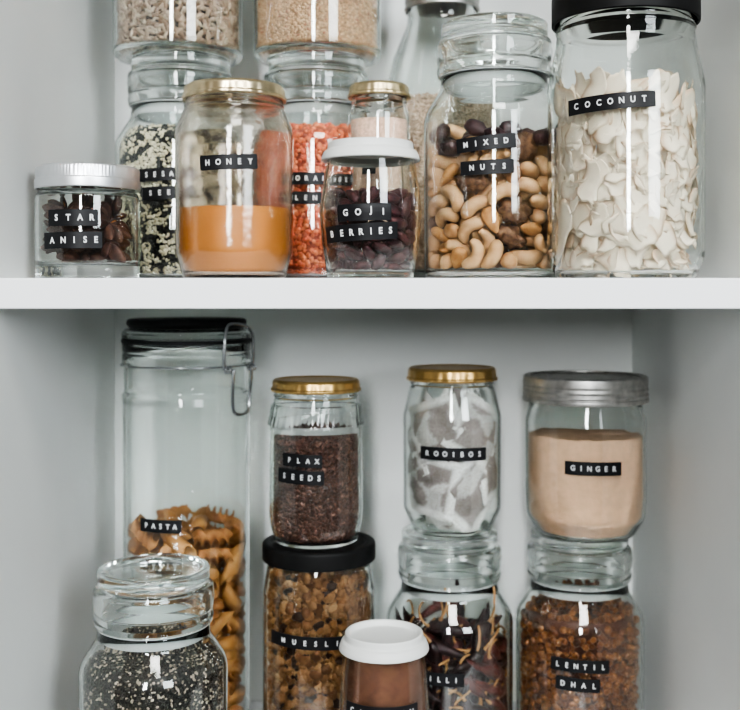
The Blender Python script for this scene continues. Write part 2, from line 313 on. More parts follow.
PASTA = [
6,263,-114,548,2,-65,62,-90, 6,-2271,1071,571,32,81,-35,-85, 6,-2040,3376,938,47,32,-113,13, 7,-195,-2192,731,75,-41,80,-49, 6,-217,2004,579,83,-8,-91,-30, 6,-121,3164,548,51,-88,-16,74,
7,3101,-1703,716,1,15,89,-90, 6,2833,326,567,31,-88,-18,84, 7,2065,2471,733,92,-85,-21,-1, 7,-1467,-3479,723,65,-81,-38,62, 6,-2706,-265,832,104,-17,66,23, 6,-2839,2223,1151,65,45,50,86,
7,1343,-3585,1137,99,-47,45,-45, 7,1113,1439,1567,85,-45,50,66, 7,45,3123,1844,73,-1,-93,46, 6,1807,-1748,603,71,71,49,-60, 7,3316,1074,2423,21,103,-70,-14, 6,3449,1957,1007,20,97,-67,43,
6,-3894,-633,1560,10,-18,104,71, 7,-2701,-1595,1053,63,86,-58,-37, 6,-3155,2306,2292,78,-8,66,75, 6,-1947,-3079,2019,88,78,49,-4, 7,-786,423,1913,32,56,61,-90, 7,-634,3736,2976,68,15,-106,2,
7,3340,-1809,2143,36,-8,-90,81, 6,3097,-126,2887,29,-66,20,-103, 6,2510,2948,2490,35,19,-88,-83, 6,-1629,-2622,3162,56,74,50,70, 7,-2152,1250,2269,43,106,1,-56, 7,-2008,2872,3904,57,29,-97,50,
7,-26,-3363,2603,38,63,26,-100, 6,-687,-1820,2415,53,-18,59,98, 6,94,2535,3226,30,72,-6,-100, 6,1969,-1424,1802,85,74,3,-57, 6,2245,876,3153,13,28,-9,123, 6,2016,3284,3597,83,11,89,-34,
6,-2536,-1446,3129,28,-81,-28,90, 6,-1525,815,3570,16,116,-5,48, 6,-3812,723,2731,96,-60,37,44, 6,751,-2522,3497,106,67,-19,5, 6,946,535,3212,71,-12,52,-90, 7,558,3746,4921,68,-51,71,-62,
6,2121,-2624,3185,74,42,-91,28, 7,1452,-713,2752,117,40,26,10, 6,-291,-929,1143,74,-19,58,-83, 7,-3854,-555,4325,21,-113,53,14, 6,-942,890,4642,9,52,-25,-113, 6,-3201,2298,4687,36,26,63,101,
6,-2651,21,2930,30,98,-60,45, 7,-25,-1247,3865,80,62,33,-69, 7,-489,2041,4995,76,18,-78,-63, 7,2418,-2932,4414,53,-16,-98,58, 7,3354,-257,4425,90,-86,-7,-25, 6,1109,2098,3941,33,-4,-112,49,
6,-1400,-1591,5409,78,-38,-85,-38, 7,-1921,-223,4400,53,1,114,-16, 7,-3570,1277,5535,9,-25,-107,63, 7,-2366,-1958,4291,1,93,11,85, 6,-610,-82,5103,24,112,11,55, 7,677,2590,5870,41,48,-61,-92,
7,-1226,-3280,4585,46,-68,-26,93, 7,1700,385,4995,64,-62,-84,-33, 6,2907,1794,4269,8,-110,-3,62, 6,-3331,-2060,5776,3,-61,84,-73, 7,-2142,964,6456,67,14,99,42, 6,-2008,2947,5975,47,22,-64,97,
6,525,-1299,5118,70,-7,104,-17, 6,716,-302,5836,76,77,-12,65, 6,-1065,3789,6720,49,-46,-61,88, 7,3726,-692,5776,33,-16,85,87, 7,2381,-896,7057,31,-57,-89,-63, 6,-105,129,6739,82,62,46,58,
6,-1534,-2253,6425,96,55,62,-2, 6,-1570,-471,7051,4,10,-63,-110, 6,-3782,-38,6940,77,-96,-12,27, 6,1012,-3397,5256,36,-19,-93,76, 6,-54,-1961,6276,44,45,98,-50, 7,2779,1866,5690,1,-6,-81,97,
6,1883,-1808,5718,26,28,118,30, 6,3030,-2499,8145,43,30,85,78, 7,3774,355,7246,75,73,55,-47, 6,-1387,-3685,5990,63,39,103,-3, 6,-1443,2304,7336,9,70,-49,-94, 6,-1160,3685,7902,27,77,-1,-97,
6,202,-3899,7112,9,39,120,10, 6,992,-1416,7375,60,88,-66,16, 6,1024,1898,7568,71,-90,-55,3, 6,2974,-2671,6354,44,88,-80,-3, 7,3643,-707,9037,19,1,107,66, 7,2080,2725,6828,5,30,-99,-73,
7,-3745,-573,8309,60,43,71,-75, 7,-2927,-2578,7670,24,-7,13,-124, 7,-3271,2034,8172,2,-29,-44,-116, 7,-1139,-3702,8126,29,28,-119,-17, 6,2311,-225,8218,36,35,64,-98, 7,716,1159,6514,17,82,-50,-82,
7,1458,-3610,7198,13,-37,121,2, 7,3191,2071,8535,52,-100,24,53, 7,-1602,3438,9525,47,35,101,50, 7,-672,-913,8340,6,104,-7,72, 6,-2454,-516,7888,56,108,-28,23, 7,-1207,1002,8056,20,55,-59,-96,
6,599,-3832,9387,7,64,7,-109, 6,2346,165,9279,93,71,22,-44, 6,-1135,2311,8855,9,-118,-37,-28, 6,2486,-2369,9542,119,-13,41,-5, 6,2563,2995,9499,59,-98,-36,42, 7,3229,993,10162,32,46,-72,-89,
6,-2270,-1594,9462,86,55,56,-50, 6,159,231,9041,11,-63,-27,107, 7,-3268,900,9580,78,-85,33,-42, 7,-493,-2420,7833,11,81,-21,95, 6,-3794,-808,10868,72,-80,36,58, 6,1243,3098,7969,26,-7,-112,-54,
6,55,-1638,10550,10,44,-60,-102, 6,-748,-2178,9152,100,-69,31,-22, 7,677,3830,9454,123,8,23,18, 7,-2147,-3142,10623,15,101,-40,65, 7,-3346,-1189,12070,54,-58,71,70, 6,-3321,-1927,9701,21,3,-87,-90,
6,-720,-2564,10215,61,95,43,38, 6,956,-1597,9032,59,-83,-49,-58, 6,-474,2855,10041,69,24,-39,-96, 6,3611,-1730,11427,117,43,-18,-16, 7,2209,-3206,10649,114,-29,19,-44, 7,1557,2316,10206,0,-72,-86,60,
7,65,-3801,11086,57,58,88,42, 6,-1407,-18,10170,57,93,-56,33, 7,-199,1484,9130,91,37,-8,-80, 6,349,-2656,11817,43,45,34,-105, 7,1267,-771,10187,84,-77,-54,-12, 6,1018,3020,11645,72,89,-20,51,
7,2563,-1121,12128,39,104,-44,-42, 7,3218,-205,11191,42,95,-59,-43, 6,350,2106,10836,91,79,23,-32, 6,-1985,-2424,12191,56,89,-53,47, 7,-2367,-694,10822,50,-107,17,43, 7,-2762,2631,11935,5,61,69,87,
6,1368,-3703,13127,56,66,-90,-22, 6,-2688,2167,10652,54,60,33,92, 7,-427,3114,12009,61,-94,15,57, 7,801,-196,12397,56,-61,-84,-46, 7,2060,737,11670,43,-62,-102,9, 7,3237,2015,11679,3,41,-67,-100,
7,-697,-209,11544,19,55,105,43, 6,-2717,820,11415,12,68,-89,-59, 7,-3802,-525,13600,68,-101,-34,-15, 6,-333,-1660,11901,100,49,-60,10, 6,-1959,1800,12511,44,83,20,-83, 7,-1700,3338,13345,35,90,5,-83,
6,-1156,-3818,14272,30,112,38,36, 7,3812,364,13286,59,-104,34,27, 7,1186,3612,12937,25,-67,8,105, 7,-2417,-2908,13373,8,-66,73,-79, 6,-1588,-1295,13217,40,90,26,76, 6,-3698,1469,13778,16,-86,-84,-38,
6,-823,-2569,13542,25,104,56,40, 6,1410,-2770,12251,59,73,77,-39, 7,-1098,1925,13780,92,-66,55,-16, 6,22,-3997,14597,72,-33,-32,94, 7,-849,1169,12031,7,9,-31,123, 6,2229,-2135,13067,63,76,69,-40,
6,898,-2607,13989,89,18,82,34, 6,-2854,1936,14521,87,-90,7,18, 7,605,3784,15038,54,-48,38,-98, 7,2475,514,15182,73,-18,-63,-81, 7,1012,1659,14231,13,-23,104,67, 7,2427,3049,14658,10,64,-106,-28,
6,3731,-1475,14115,122,-35,12,1, 6,2182,848,13916,104,-50,41,33, 7,2381,1942,13086,63,90,-44,-45, 7,-3582,-1265,15459,48,-32,-95,-61, 6,-1777,-71,13300,11,83,-13,95, 6,-3393,1868,15568,54,-77,-40,-76,
6,-2243,-2021,14708,86,32,43,-77, 7,-1008,1520,15179,97,-17,-79,10, 7,-1649,3234,16880,4,76,52,-87, 6,-185,-2927,15411,103,-35,-61,25, 7,3630,1422,15158,37,-17,22,118, 6,459,949,13304,49,-56,-88,-53,
7,-1037,-1059,14538,31,32,-82,-86, 7,-2430,711,16361,22,102,50,-52, 7,-3387,1924,17537,4,-112,59,0, 7,-2502,-2888,16705,14,100,-49,59, 6,-1261,-57,15709,57,-22,-63,92, 6,-5,3364,16102,102,-61,7,-45,
7,2503,-2829,14925,83,-75,57,-18, 7,1892,-606,16167,92,73,45,13, 6,-1355,3138,15054,115,-45,27,12, 6,-2450,-1382,16371,113,-22,-54,3, 6,-3904,-148,16615,10,-18,-90,-87, 6,-984,-1057,16600,44,-19,24,115,
6,0,-3723,16194,98,2,-62,-51, 6,-204,633,16320,63,65,-25,-85, 7,3799,-433,16314,89,42,-39,70, 7,1200,-929,14594,76,-18,77,-63, 6,1044,2428,15821,18,23,-20,-122, 7,2196,3075,16891,31,90,-21,82,
7,-3136,154,17738,90,-62,-52,37, 7,-3723,782,19482,55,58,-83,54, 7,-545,1548,17250,13,-46,109,44, 7,-1950,-2529,18170,61,62,-71,59, 7,597,-1342,15857,87,-86,-19,30, 7,-59,3341,18128,78,84,-43,-33,
6,-781,-2175,16867,1,103,-32,66, 7,2343,-2851,16385,57,-91,16,-66, 7,1328,2620,18733,35,103,58,31, 7,154,-29,18652,18,-8,-119,41, 6,-3153,-2415,18785,73,49,-14,91, 6,-2419,3188,18584,7,88,82,38,
6,1200,-1635,17179,47,56,-77,70, 6,1056,1850,17307,40,40,113,8, 7,-1831,1366,18333,57,-81,-65,-46, 7,2817,-2558,17806,43,86,28,-78, 7,2412,125,17300,11,-24,104,68, 6,2379,3088,19323,45,107,-1,51,
7,752,-3778,18107,45,65,-98,-19, 6,-3923,-1113,18756,3,-2,-126,-11, 7,-1072,2076,19403,65,70,77,32, 6,2107,-3313,19465,33,50,14,-111, 7,-2697,-2022,20306,109,17,-36,52, 7,-709,3595,19586,87,-32,42,-76,
7,617,-2097,18306,24,57,50,99, 7,3508,1371,18559,51,-114,-23,5, 7,1510,901,18323,46,50,-107,7, 7,-1152,-3696,19340,70,-34,-12,100, 7,-1544,802,20046,7,-99,30,-74, 7,2554,1953,20140,27,91,30,79,
6,307,-3279,19687,55,-109,10,-33, 7,1666,-1139,19997,42,105,-14,56, 7,2869,149,21781,5,29,-106,64, 6,3446,-1918,19346,6,-21,-56,112, 7,3836,327,17564,107,53,-15,40, 7,2480,75,19698,17,23,120,-32,
6,-3833,-884,21139,50,-90,-72,-22, 6,-110,-1400,19078,75,47,-91,0, 6,14,1831,20326,34,32,-63,-100, 6,1319,-3662,20897,81,23,84,46, 7,-1010,-1469,20106,38,31,-77,88, 7,-1201,3604,21131,66,29,-105,1,
7,2737,-1908,21005,1,96,42,72, 7,3858,165,20327,113,-52,7,24, 6,1694,-3470,22028,87,-9,87,30, 6,-2414,-773,20892,16,-47,65,-97, 7,-1930,340,21655,107,-29,-59,-20, 7,-3353,1757,21173,79,-94,10,-31,
7,-1295,-3597,21666,66,-70,-79,25, 6,-1548,2430,21805,113,-44,34,18, 7,-106,739,21091,91,-68,-18,54, 6,-1787,-470,19045,96,-42,-34,64, 6,1592,387,21411,44,35,75,-86, 6,1710,3519,20799,62,-41,81,-63,
7,-2500,-1437,22258,68,-78,27,69, 7,-37,-2362,21557,82,12,96,-8, 6,430,-1661,20464,42,110,-16,46]
ANISE = [
8,-272,-871,400,11,-1,-1,127, 8,-848,-1218,1310,1,-87,93,0, 8,932,1311,831,5,92,84,-23, 8,1383,-1161,1401,38,-91,-76,25, 8,-1010,1246,1500,45,46,-57,-93, 8,-601,-1352,2501,34,23,-16,-119,
8,-2048,843,2080,8,69,-36,-100, 8,1536,-945,2655,99,-6,60,-52, 8,1053,1172,1929,39,11,40,114, 8,-1493,143,3586,101,18,28,-69, 8,-313,1645,3690,107,-56,39,-2, 8,1317,1902,3295,5,70,74,-76,
8,179,-1469,4185,24,11,123,15, 8,-1305,-1026,5107,36,-121,18,0, 8,-1320,354,4886,15,-1,-36,121, 8,2154,-303,4207,83,53,56,58, 8,734,-1367,5660,11,10,-38,120]
GOJI = [
9,-945,-1246,304,6,-10,89,-90, 10,-1148,68,317,91,87,-3,-19, 9,-2133,718,299,38,51,72,83, 10,-113,-1567,317,93,85,19,4, 9,264,226,302,24,-33,81,-89, 9,-565,990,304,16,4,-92,-86,
9,1423,-1993,315,78,-84,47,-31, 9,1227,-26,302,89,-83,-30,20, 10,2042,1384,380,59,81,-23,75, 9,-577,-2386,342,71,27,-89,-50, 10,-2165,-134,330,36,-62,-73,76, 9,-1983,1466,500,27,56,25,-108,
9,539,-1549,626,1,-56,78,-84, 9,-401,-273,350,53,54,-77,67, 10,766,2275,328,64,81,49,55, 10,576,-796,319,69,76,50,56, 10,2388,110,327,85,93,-12,3, 10,1565,801,356,85,-77,-53,-13,
9,-1477,-1802,415,52,43,-55,92, 9,-1715,-711,535,50,115,14,14, 10,-452,2268,392,84,-69,23,-61, 9,-577,-1624,832,96,-82,-14,2, 9,-1018,-537,871,98,-30,-70,-27, 9,53,1375,316,78,-96,-6,28,
9,1917,-973,303,72,-68,-58,55, 10,1079,-467,794,21,40,-77,-90, 10,1524,1779,938,27,94,-80,-15, 9,-2193,-1206,352,77,-59,-72,-39, 10,-2252,-275,1523,44,-14,-58,103, 9,-1237,1266,406,78,53,-55,65,
10,-1026,-2240,1080,77,37,93,-14, 10,136,256,952,57,-106,-21,36, 10,-557,1677,834,90,-81,-13,38, 10,1633,-1463,818,29,-105,-21,61, 9,1885,-94,761,14,-17,68,105, 9,814,780,561,117,48,-3,11,
10,-2320,-833,1089,38,36,-44,107, 10,-2424,463,974,64,-45,64,77, 9,-1369,2102,643,12,-46,118,2, 9,503,-2443,579,120,2,38,19, 9,1343,113,1230,11,12,-94,-83, 9,105,1489,1151,21,-9,-74,-100,
9,2154,-865,1149,71,31,37,94, 9,1967,825,997,94,22,-73,-40, 9,602,1678,646,96,-60,-55,17, 10,-1601,-1326,994,10,-62,-75,-81, 9,-684,39,960,41,47,-84,-72, 10,-1712,524,852,24,38,-82,86,
10,-67,-2273,1139,45,-49,106,20, 10,154,-647,967,43,92,-43,-62, 10,-570,807,1116,72,-37,60,-77, 10,952,-1424,1190,9,-60,76,82, 10,2080,575,1662,92,-43,76,3, 10,2020,1311,1554,16,12,5,-125,
9,-996,-1444,1397,32,26,-78,-91, 10,-1210,300,1443,23,-54,-82,77, 10,-1363,1245,1216,112,50,-29,19, 10,231,-1488,1322,14,68,-86,-63, 9,405,589,1481,73,-32,-61,78, 9,997,1274,1169,40,-56,-92,53,
9,1562,-1029,1391,61,-7,76,-82, 9,2498,-52,1014,68,-49,-59,-75, 10,767,2238,1117,44,27,-104,-51, 10,-1709,-1623,1733,60,89,18,66, 10,-2085,791,1742,33,109,-35,44, 9,-1917,1573,1375,31,82,58,-71,
10,-256,-1589,1774,44,19,84,-82, 9,-652,-527,1458,75,97,33,-10, 10,-866,2038,1505,42,53,-64,-86, 9,1433,-1979,1778,42,-34,-65,95, 10,801,-374,1590,90,88,15,-7, 10,1450,1994,1914,71,-21,-98,-32,
10,-1632,-697,1702,109,42,-47,-19, 10,-2122,110,2038,60,66,85,31, 10,-395,1173,1751,66,-85,-49,46, 10,316,-1429,2175,11,-69,-89,-57, 10,51,-493,1630,14,-15,88,90, 10,513,1619,1692,8,-22,-76,-99,
9,705,-2348,1492,93,44,-60,-43, 10,272,-2401,2180,71,64,-57,-61, 10,-52,2451,1306,106,20,54,40, 9,-782,-2067,1928,53,67,-62,71, 10,-1183,13,2080,95,-82,5,16, 10,-1562,1305,1974,83,-73,-38,49,
9,-828,-987,2040,76,-1,86,55, 9,-449,126,1942,94,67,31,-43, 9,-189,2173,2015,89,-54,33,65, 9,976,-2027,2507,77,58,81,17, 10,2122,-221,1653,35,48,74,85, 10,795,2275,2391,86,-26,67,-59,
10,-2089,-1324,2412,69,-26,-84,-60, 10,-1686,-652,2420,86,85,36,14, 9,-1727,579,2469,82,-92,-26,-14, 9,-501,-1732,2487,2,-19,-68,106, 10,590,-581,2232,81,69,54,43, 10,639,728,2115,18,19,96,-78,
10,1155,-1324,1984,76,33,-87,41, 9,1344,-117,1979,20,-9,80,-96, 10,1199,1069,1795,68,105,-1,18, 9,-1244,-1875,2406,79,-88,-42,-16, 9,-910,-631,2605,39,-26,90,76, 9,-840,2032,2152,7,-5,98,-80,
10,223,-2397,2878,55,78,-63,-55, 10,246,116,2512,40,-104,-59,13, 9,36,1499,2312,49,-36,-79,78, 10,886,-1263,2741,61,-26,76,-77, 10,1104,-97,2605,29,-6,90,-85, 9,1397,1055,2440,26,33,92,76,
9,-2380,785,2639,63,70,46,-72, 10,-2419,-473,2884,42,-53,-90,-59, 10,-1886,833,3174,84,66,68,-6, 10,1839,-1512,2190,20,67,94,49, 10,-144,-786,2640,91,76,-16,43, 9,-974,891,2430,46,-52,-6,106,
9,2342,-833,2265,44,-104,-40,-43, 10,1843,225,2419,63,-80,-59,-48, 10,2205,1089,2570,47,79,88,-6, 9,-1891,-67,3029,91,70,54,-13, 9,-1647,-1059,3081,6,99,-46,64, 10,-1590,1691,2572,16,25,102,70,
10,1547,-1925,3087,29,-99,-16,-72, 9,-336,475,2592,27,59,63,-89, 9,101,2187,2792,3,-54,-55,-101, 9,2496,94,2327,78,38,39,-85, 10,1570,616,3042,81,94,-20,18, 10,455,1152,2772,86,91,2,-21,
9,-1714,-1767,3035,81,-5,-79,-57, 9,-1056,294,2895,99,-67,44,1, 10,-1307,1396,3208,88,-90,-17,5, 10,854,-600,3138,59,56,-66,-72, 10,-702,1397,2760,11,-32,71,-100, 10,286,2194,3462,12,15,-61,-110,
9,1730,-920,2678,82,35,25,-87, 9,880,445,3150,93,84,-11,18, 10,1368,1651,2865,86,71,-27,-55, 10,-672,-2375,3256,104,12,72,0, 9,-789,2310,3564,49,-55,-76,70, 10,-776,2342,2855,93,32,-81,3,
10,408,-1344,3242,101,-55,-41,-37, 10,-134,377,3263,63,71,66,53, 9,-171,1417,3223,12,37,-81,89, 10,2290,-822,3188,8,-7,122,32, 10,330,-169,3656,48,-48,-72,79, 9,1916,1513,3436,55,10,87,-74,
9,-254,-1567,3195,50,67,76,-58, 9,-1153,-458,3257,98,-77,-24,-8, 9,-1871,1569,3681,85,-85,33,-24, 9,-908,-1491,3121,73,-75,71,12, 9,-378,-350,3157,92,69,40,37, 10,801,2042,4053,39,-36,-101,55,
9,1223,-1401,3435,95,72,-44,2, 10,1764,-475,3461,105,29,-33,56, 10,1081,2179,3367,12,90,-78,-42, 10,-1806,-1654,3770,74,-9,-80,-65, 10,-2448,436,3519,39,79,76,-51, 10,-758,1309,3681,32,3,-80,-93,
10,390,-2134,3548,42,-3,94,-74, 10,532,678,3716,45,-91,-40,65, 10,-126,1656,3887,79,-3,-76,-63, 10,1918,-1517,3973,13,28,-123,-3, 9,2354,456,3077,77,101,5,-8, 9,820,1384,3492,79,-59,41,-69,
9,-1466,-906,3700,82,79,54,11, 9,-2383,-590,3705,65,90,-48,40, 9,-1022,2225,4183,56,87,-64,-35, 9,30,-979,3968,107,-69,2,-8, 10,1650,266,3630,82,-31,-76,51, 10,-392,483,3996,83,-70,-49,43,
9,990,-702,3774,85,89,-29,-15, 9,2429,-158,3643,35,-75,-67,-69, 10,1702,1291,3985,41,-15,68,98, 9,-809,-1559,3795,0,59,69,89, 9,-645,-414,3729,6,-13,92,-86, 10,-1344,819,3787,32,-31,58,104,
9,-453,-1558,4353,50,49,81,68, 10,-617,-64,4389,95,-27,-79,-9, 9,289,875,4322,69,70,21,77, 10,1397,-1023,4258,29,6,72,100, 10,608,55,4246,70,56,-57,-69, 9,1004,1094,4198,93,68,19,50,
10,-2104,-870,4322,80,-86,44,19, 10,-1607,-38,3836,46,-96,-43,53, 9,-1597,1800,4422,35,108,-21,-52, 9,-452,-2167,3949,92,71,-50,-17, 9,-236,471,4671,76,34,-87,-41, 9,72,2368,4303,69,-12,102,28,
10,651,-1425,4163,54,-45,46,95, 10,2309,858,4123,41,93,76,-1, 9,562,1587,4514,82,39,62,63, 9,-788,-926,4249,73,-76,29,-64, 9,-1657,473,4305,44,61,-97,-33, 10,-2002,1034,4462,49,-27,37,-108,
10,301,-811,4822,43,68,-85,-49, 10,-930,1247,4446,86,42,-57,-61, 9,-658,1805,4788,67,-71,-1,81, 9,2335,-874,4487,107,39,-38,42, 10,1812,78,4263,7,-14,81,97, 10,1113,374,4779,77,-52,72,-48,
9,-1409,-1956,4291,101,-62,-32,33, 9,-1158,-497,4619,66,55,30,88, 9,-1842,1602,5019,79,82,-52,-21, 10,-39,-2454,4789,115,0,50,22, 9,-2,-119,4971,30,66,-20,-103, 9,-28,1069,4879,90,31,74,41,
9,1211,-2175,3904,4,-95,-38,-75, 9,328,-2258,4208,5,-47,-103,58, 10,552,2324,4842,61,-64,-42,80, 10,-1984,-1398,5002,1,-61,69,-87, 9,-1717,79,4881,26,84,-59,-70, 10,-1040,934,5105,40,36,-81,-82,
9,-1029,-2150,4751,16,-44,104,-56, 9,-445,-1289,4959,85,64,41,-56, 10,329,1710,5143,28,76,18,96, 9,1145,-2220,4638,16,81,21,-94, 10,1293,-1509,4826,37,-69,58,-82, 9,1665,1798,4721,57,81,1,79,
9,-1297,-1230,4684,28,59,-80,-74, 9,-2480,160,4310,50,42,71,-82, 9,1676,-890,5039,16,-96,-26,77, 9,325,-1694,4880,48,-16,69,-94, 10,-2129,-474,4971,41,-84,-5,86, 9,1483,1073,4850,48,-81,-39,76,
9,2115,-313,4828,33,75,30,92, 10,2447,298,4578,97,-41,15,70, 9,1063,-454,4685,66,-53,-3,-95]
W1P, W2P, W3P, WS = 74.0, 58.0, 19.0, 0.40
VT, LOOK, EXPO, GAMMA = 'AgX', 'AgX - Medium High Contrast', 0.0, 1.0
BURIED = {
    'nuts': [5, 8, 20, 23, 29, 30, 32, 34, 35, 37, 38, 40, 41, 44, 49, 50, 53, 55, 56, 57, 59, 61, 62, 65, 67, 68, 71, 74, 76, 77, 79, 80, 82, 83, 84, 85, 86, 88, 89, 95, 97, 98, 101, 103, 104, 106, 107, 109, 110, 111, 112, 113, 116, 121, 122, 124, 128, 130, 131, 133, 134, 136, 137, 139, 140, 142, 143, 146, 148, 149, 151, 152, 155, 158, 160, 161, 164, 165, 166, 167, 169, 170, 172, 173, 174, 175, 176, 178, 179, 181, 182, 183, 184, 185, 186, 187, 188, 189, 190, 191, 194, 197, 198, 199, 200, 202, 203, 204, 205, 206, 211, 212, 214, 215, 217, 218, 221, 223, 226, 227, 228, 229, 230, 232, 233, 235, 236, 237, 238, 239, 241, 242, 245, 247, 248, 250, 251, 253, 254, 255, 256, 257, 258, 259, 261, 262, 264, 265, 268, 270, 271, 273, 274, 276, 277, 279, 281, 282, 283, 284, 286, 287, 288, 289, 291, 294, 296, 298, 300, 302, 304, 305],
    'anise': [],
    'pasta': [0, 1, 2, 3, 4, 5, 6, 8, 9, 10, 11, 12, 13, 14, 15, 18, 19, 20, 21, 22, 23, 26, 27, 28, 29, 30, 31, 32, 33, 34, 35, 36, 37, 38, 39, 40, 41, 43, 44, 45, 46, 47, 48, 49, 50, 53, 54, 55, 56, 57, 58, 59, 60, 61, 63, 64, 65, 66, 67, 68, 71, 72, 73, 74, 75, 76, 77, 81, 82, 83, 84, 85, 86, 89, 92, 95, 98, 99, 101, 103, 104, 106, 109, 111, 113, 116, 122, 125, 127, 128, 130, 131, 134, 137, 139, 140, 141, 142, 144, 148, 149, 152, 158, 160, 163, 167, 172, 173, 175, 179, 180, 183, 187],
    'goji': [1, 4, 5, 11, 13, 20, 22, 23, 25, 26, 31, 32, 35, 38, 40, 41, 43, 44, 46, 47, 49, 50, 52, 53, 55, 56, 58, 59, 62, 64, 65, 67, 68, 70, 71, 74, 75, 77, 80, 82, 83, 85, 86, 87, 89, 90, 91, 92, 93, 94, 95, 97, 98, 99, 100, 101, 103, 104, 105, 106, 107, 108, 110, 112, 113, 115, 116, 117, 118, 119, 121, 122, 124, 125, 127, 128, 129, 130, 131, 133, 134, 136, 137, 138, 139, 140, 142, 143, 144, 145, 146, 147, 148, 149, 151, 152, 155, 156, 157, 158, 161, 162, 164, 165, 166, 167, 168, 170, 171, 172, 173, 175, 176, 178, 179, 182, 183, 184, 185, 187, 188, 189, 190, 191, 192, 193, 194, 196, 197, 199, 200, 202, 203, 206, 208, 215, 221, 224],
    'coconut': [0, 2, 110, 118, 120, 121, 122, 123, 124, 125, 126, 128, 129, 130, 131, 132, 133, 136, 137, 138, 140, 143, 151, 156, 157, 158, 161, 163, 164, 165, 166, 167, 168, 170, 171, 172, 173, 174, 176, 178, 179, 180, 181, 185, 186, 188, 189, 192, 193, 194, 195, 197, 198, 199, 200, 201, 202, 203, 204, 205, 206, 207, 208, 209, 210, 211, 212, 213, 215, 216, 217, 218, 219, 220, 221, 222, 223, 225, 227, 228, 229, 230, 231, 232, 233, 235, 236, 237, 238, 240, 242, 244, 245, 246, 247, 248, 249, 250, 251, 252, 253, 255, 256, 257, 258, 260, 261, 262, 263, 266, 268, 269, 275, 278, 284, 287, 290, 292, 295, 299],
    'chilli': [0, 1, 2, 3, 4, 5, 7, 8, 10, 11, 12, 13, 15, 16, 18, 21, 23, 26, 28, 29, 31, 36, 39, 42, 44, 47, 50, 52, 57, 84, 85, 86, 87, 88, 89, 91, 92, 94, 97, 100, 102, 104, 105, 107, 108, 110, 113, 115, 118, 120, 128, 129, 130, 131, 132, 133, 135, 136, 137, 138, 139, 140, 141]}

# ------------------------------------------------------------------ object bookkeeping
def link(name, me, mat=None, parent=None, loc=None):
    o = bpy.data.objects.new(name, me); COL.objects.link(o)
    if mat is not None and me is not None and not me.materials: me.materials.append(mat)
    if parent is not None: o.parent = parent
    if loc is not None: o.location = loc
    return o
def obj(name, vf, mat, parent=None, loc=None, smooth=True):
    return link(name, mesh_from(vf[0], vf[1], smooth), mat, parent, loc)
def tag(o, label, cat, group=None, kind=None):
    o['label'] = label; o['category'] = cat
    if group: o['group'] = group
    if kind: o['kind'] = kind
    return o
def empty(name, loc):
    o = bpy.data.objects.new(name, None); o.empty_display_size = .01; COL.objects.link(o); o.location = loc; return o

# pieces buried out of sight in the middle or at the back of a jar are left out
COUNT = {}
BUILT = {'nuts': [], 'anise': [], 'pasta': [], 'goji': [], 'coconut': [], 'chilli': []}
def kept(kind):
    n = COUNT.get(kind, 0); COUNT[kind] = n + 1
    return n not in BURIED.get(kind, ())

# ------------------------------------------------------------------ materials
def flake_colour(me, seed):
    at = me.attributes.new('col', 'FLOAT_COLOR', 'POINT'); n = len(me.vertices); rd = random.Random(seed); c = []
    side = rd.choice((0, 6))
    for i in range(n):
        k = i % 7; row = (i % 112) // 7
        t = 1.0 if k == side else .35 if abs(k - side) == 1 else 0
        t = max(t, .25 if row in (0, 15) else 0) * rd.uniform(.6, 1)
        c += [.97 - .28 * t, .86 - .40 * t, .70 - .42 * t, 1]
    at.data.foreach_set('color', c)
def make_mat(name):
    m = bpy.data.materials.new(name); m.use_nodes = True
    nt = m.node_tree; nt.nodes.clear()
    out = nt.nodes.new('ShaderNodeOutputMaterial')
    return m, nt, out
def N(nt, t, **kw):
    n = nt.nodes.new(t)
    for k, v in kw.items():
        if k in n.inputs.keys() if hasattr(n.inputs, 'keys') else False: n.inputs[k].default_value = v
        else: setattr(n, k, v)
    return n
def rgba(c): return (c[0], c[1], c[2], 1)
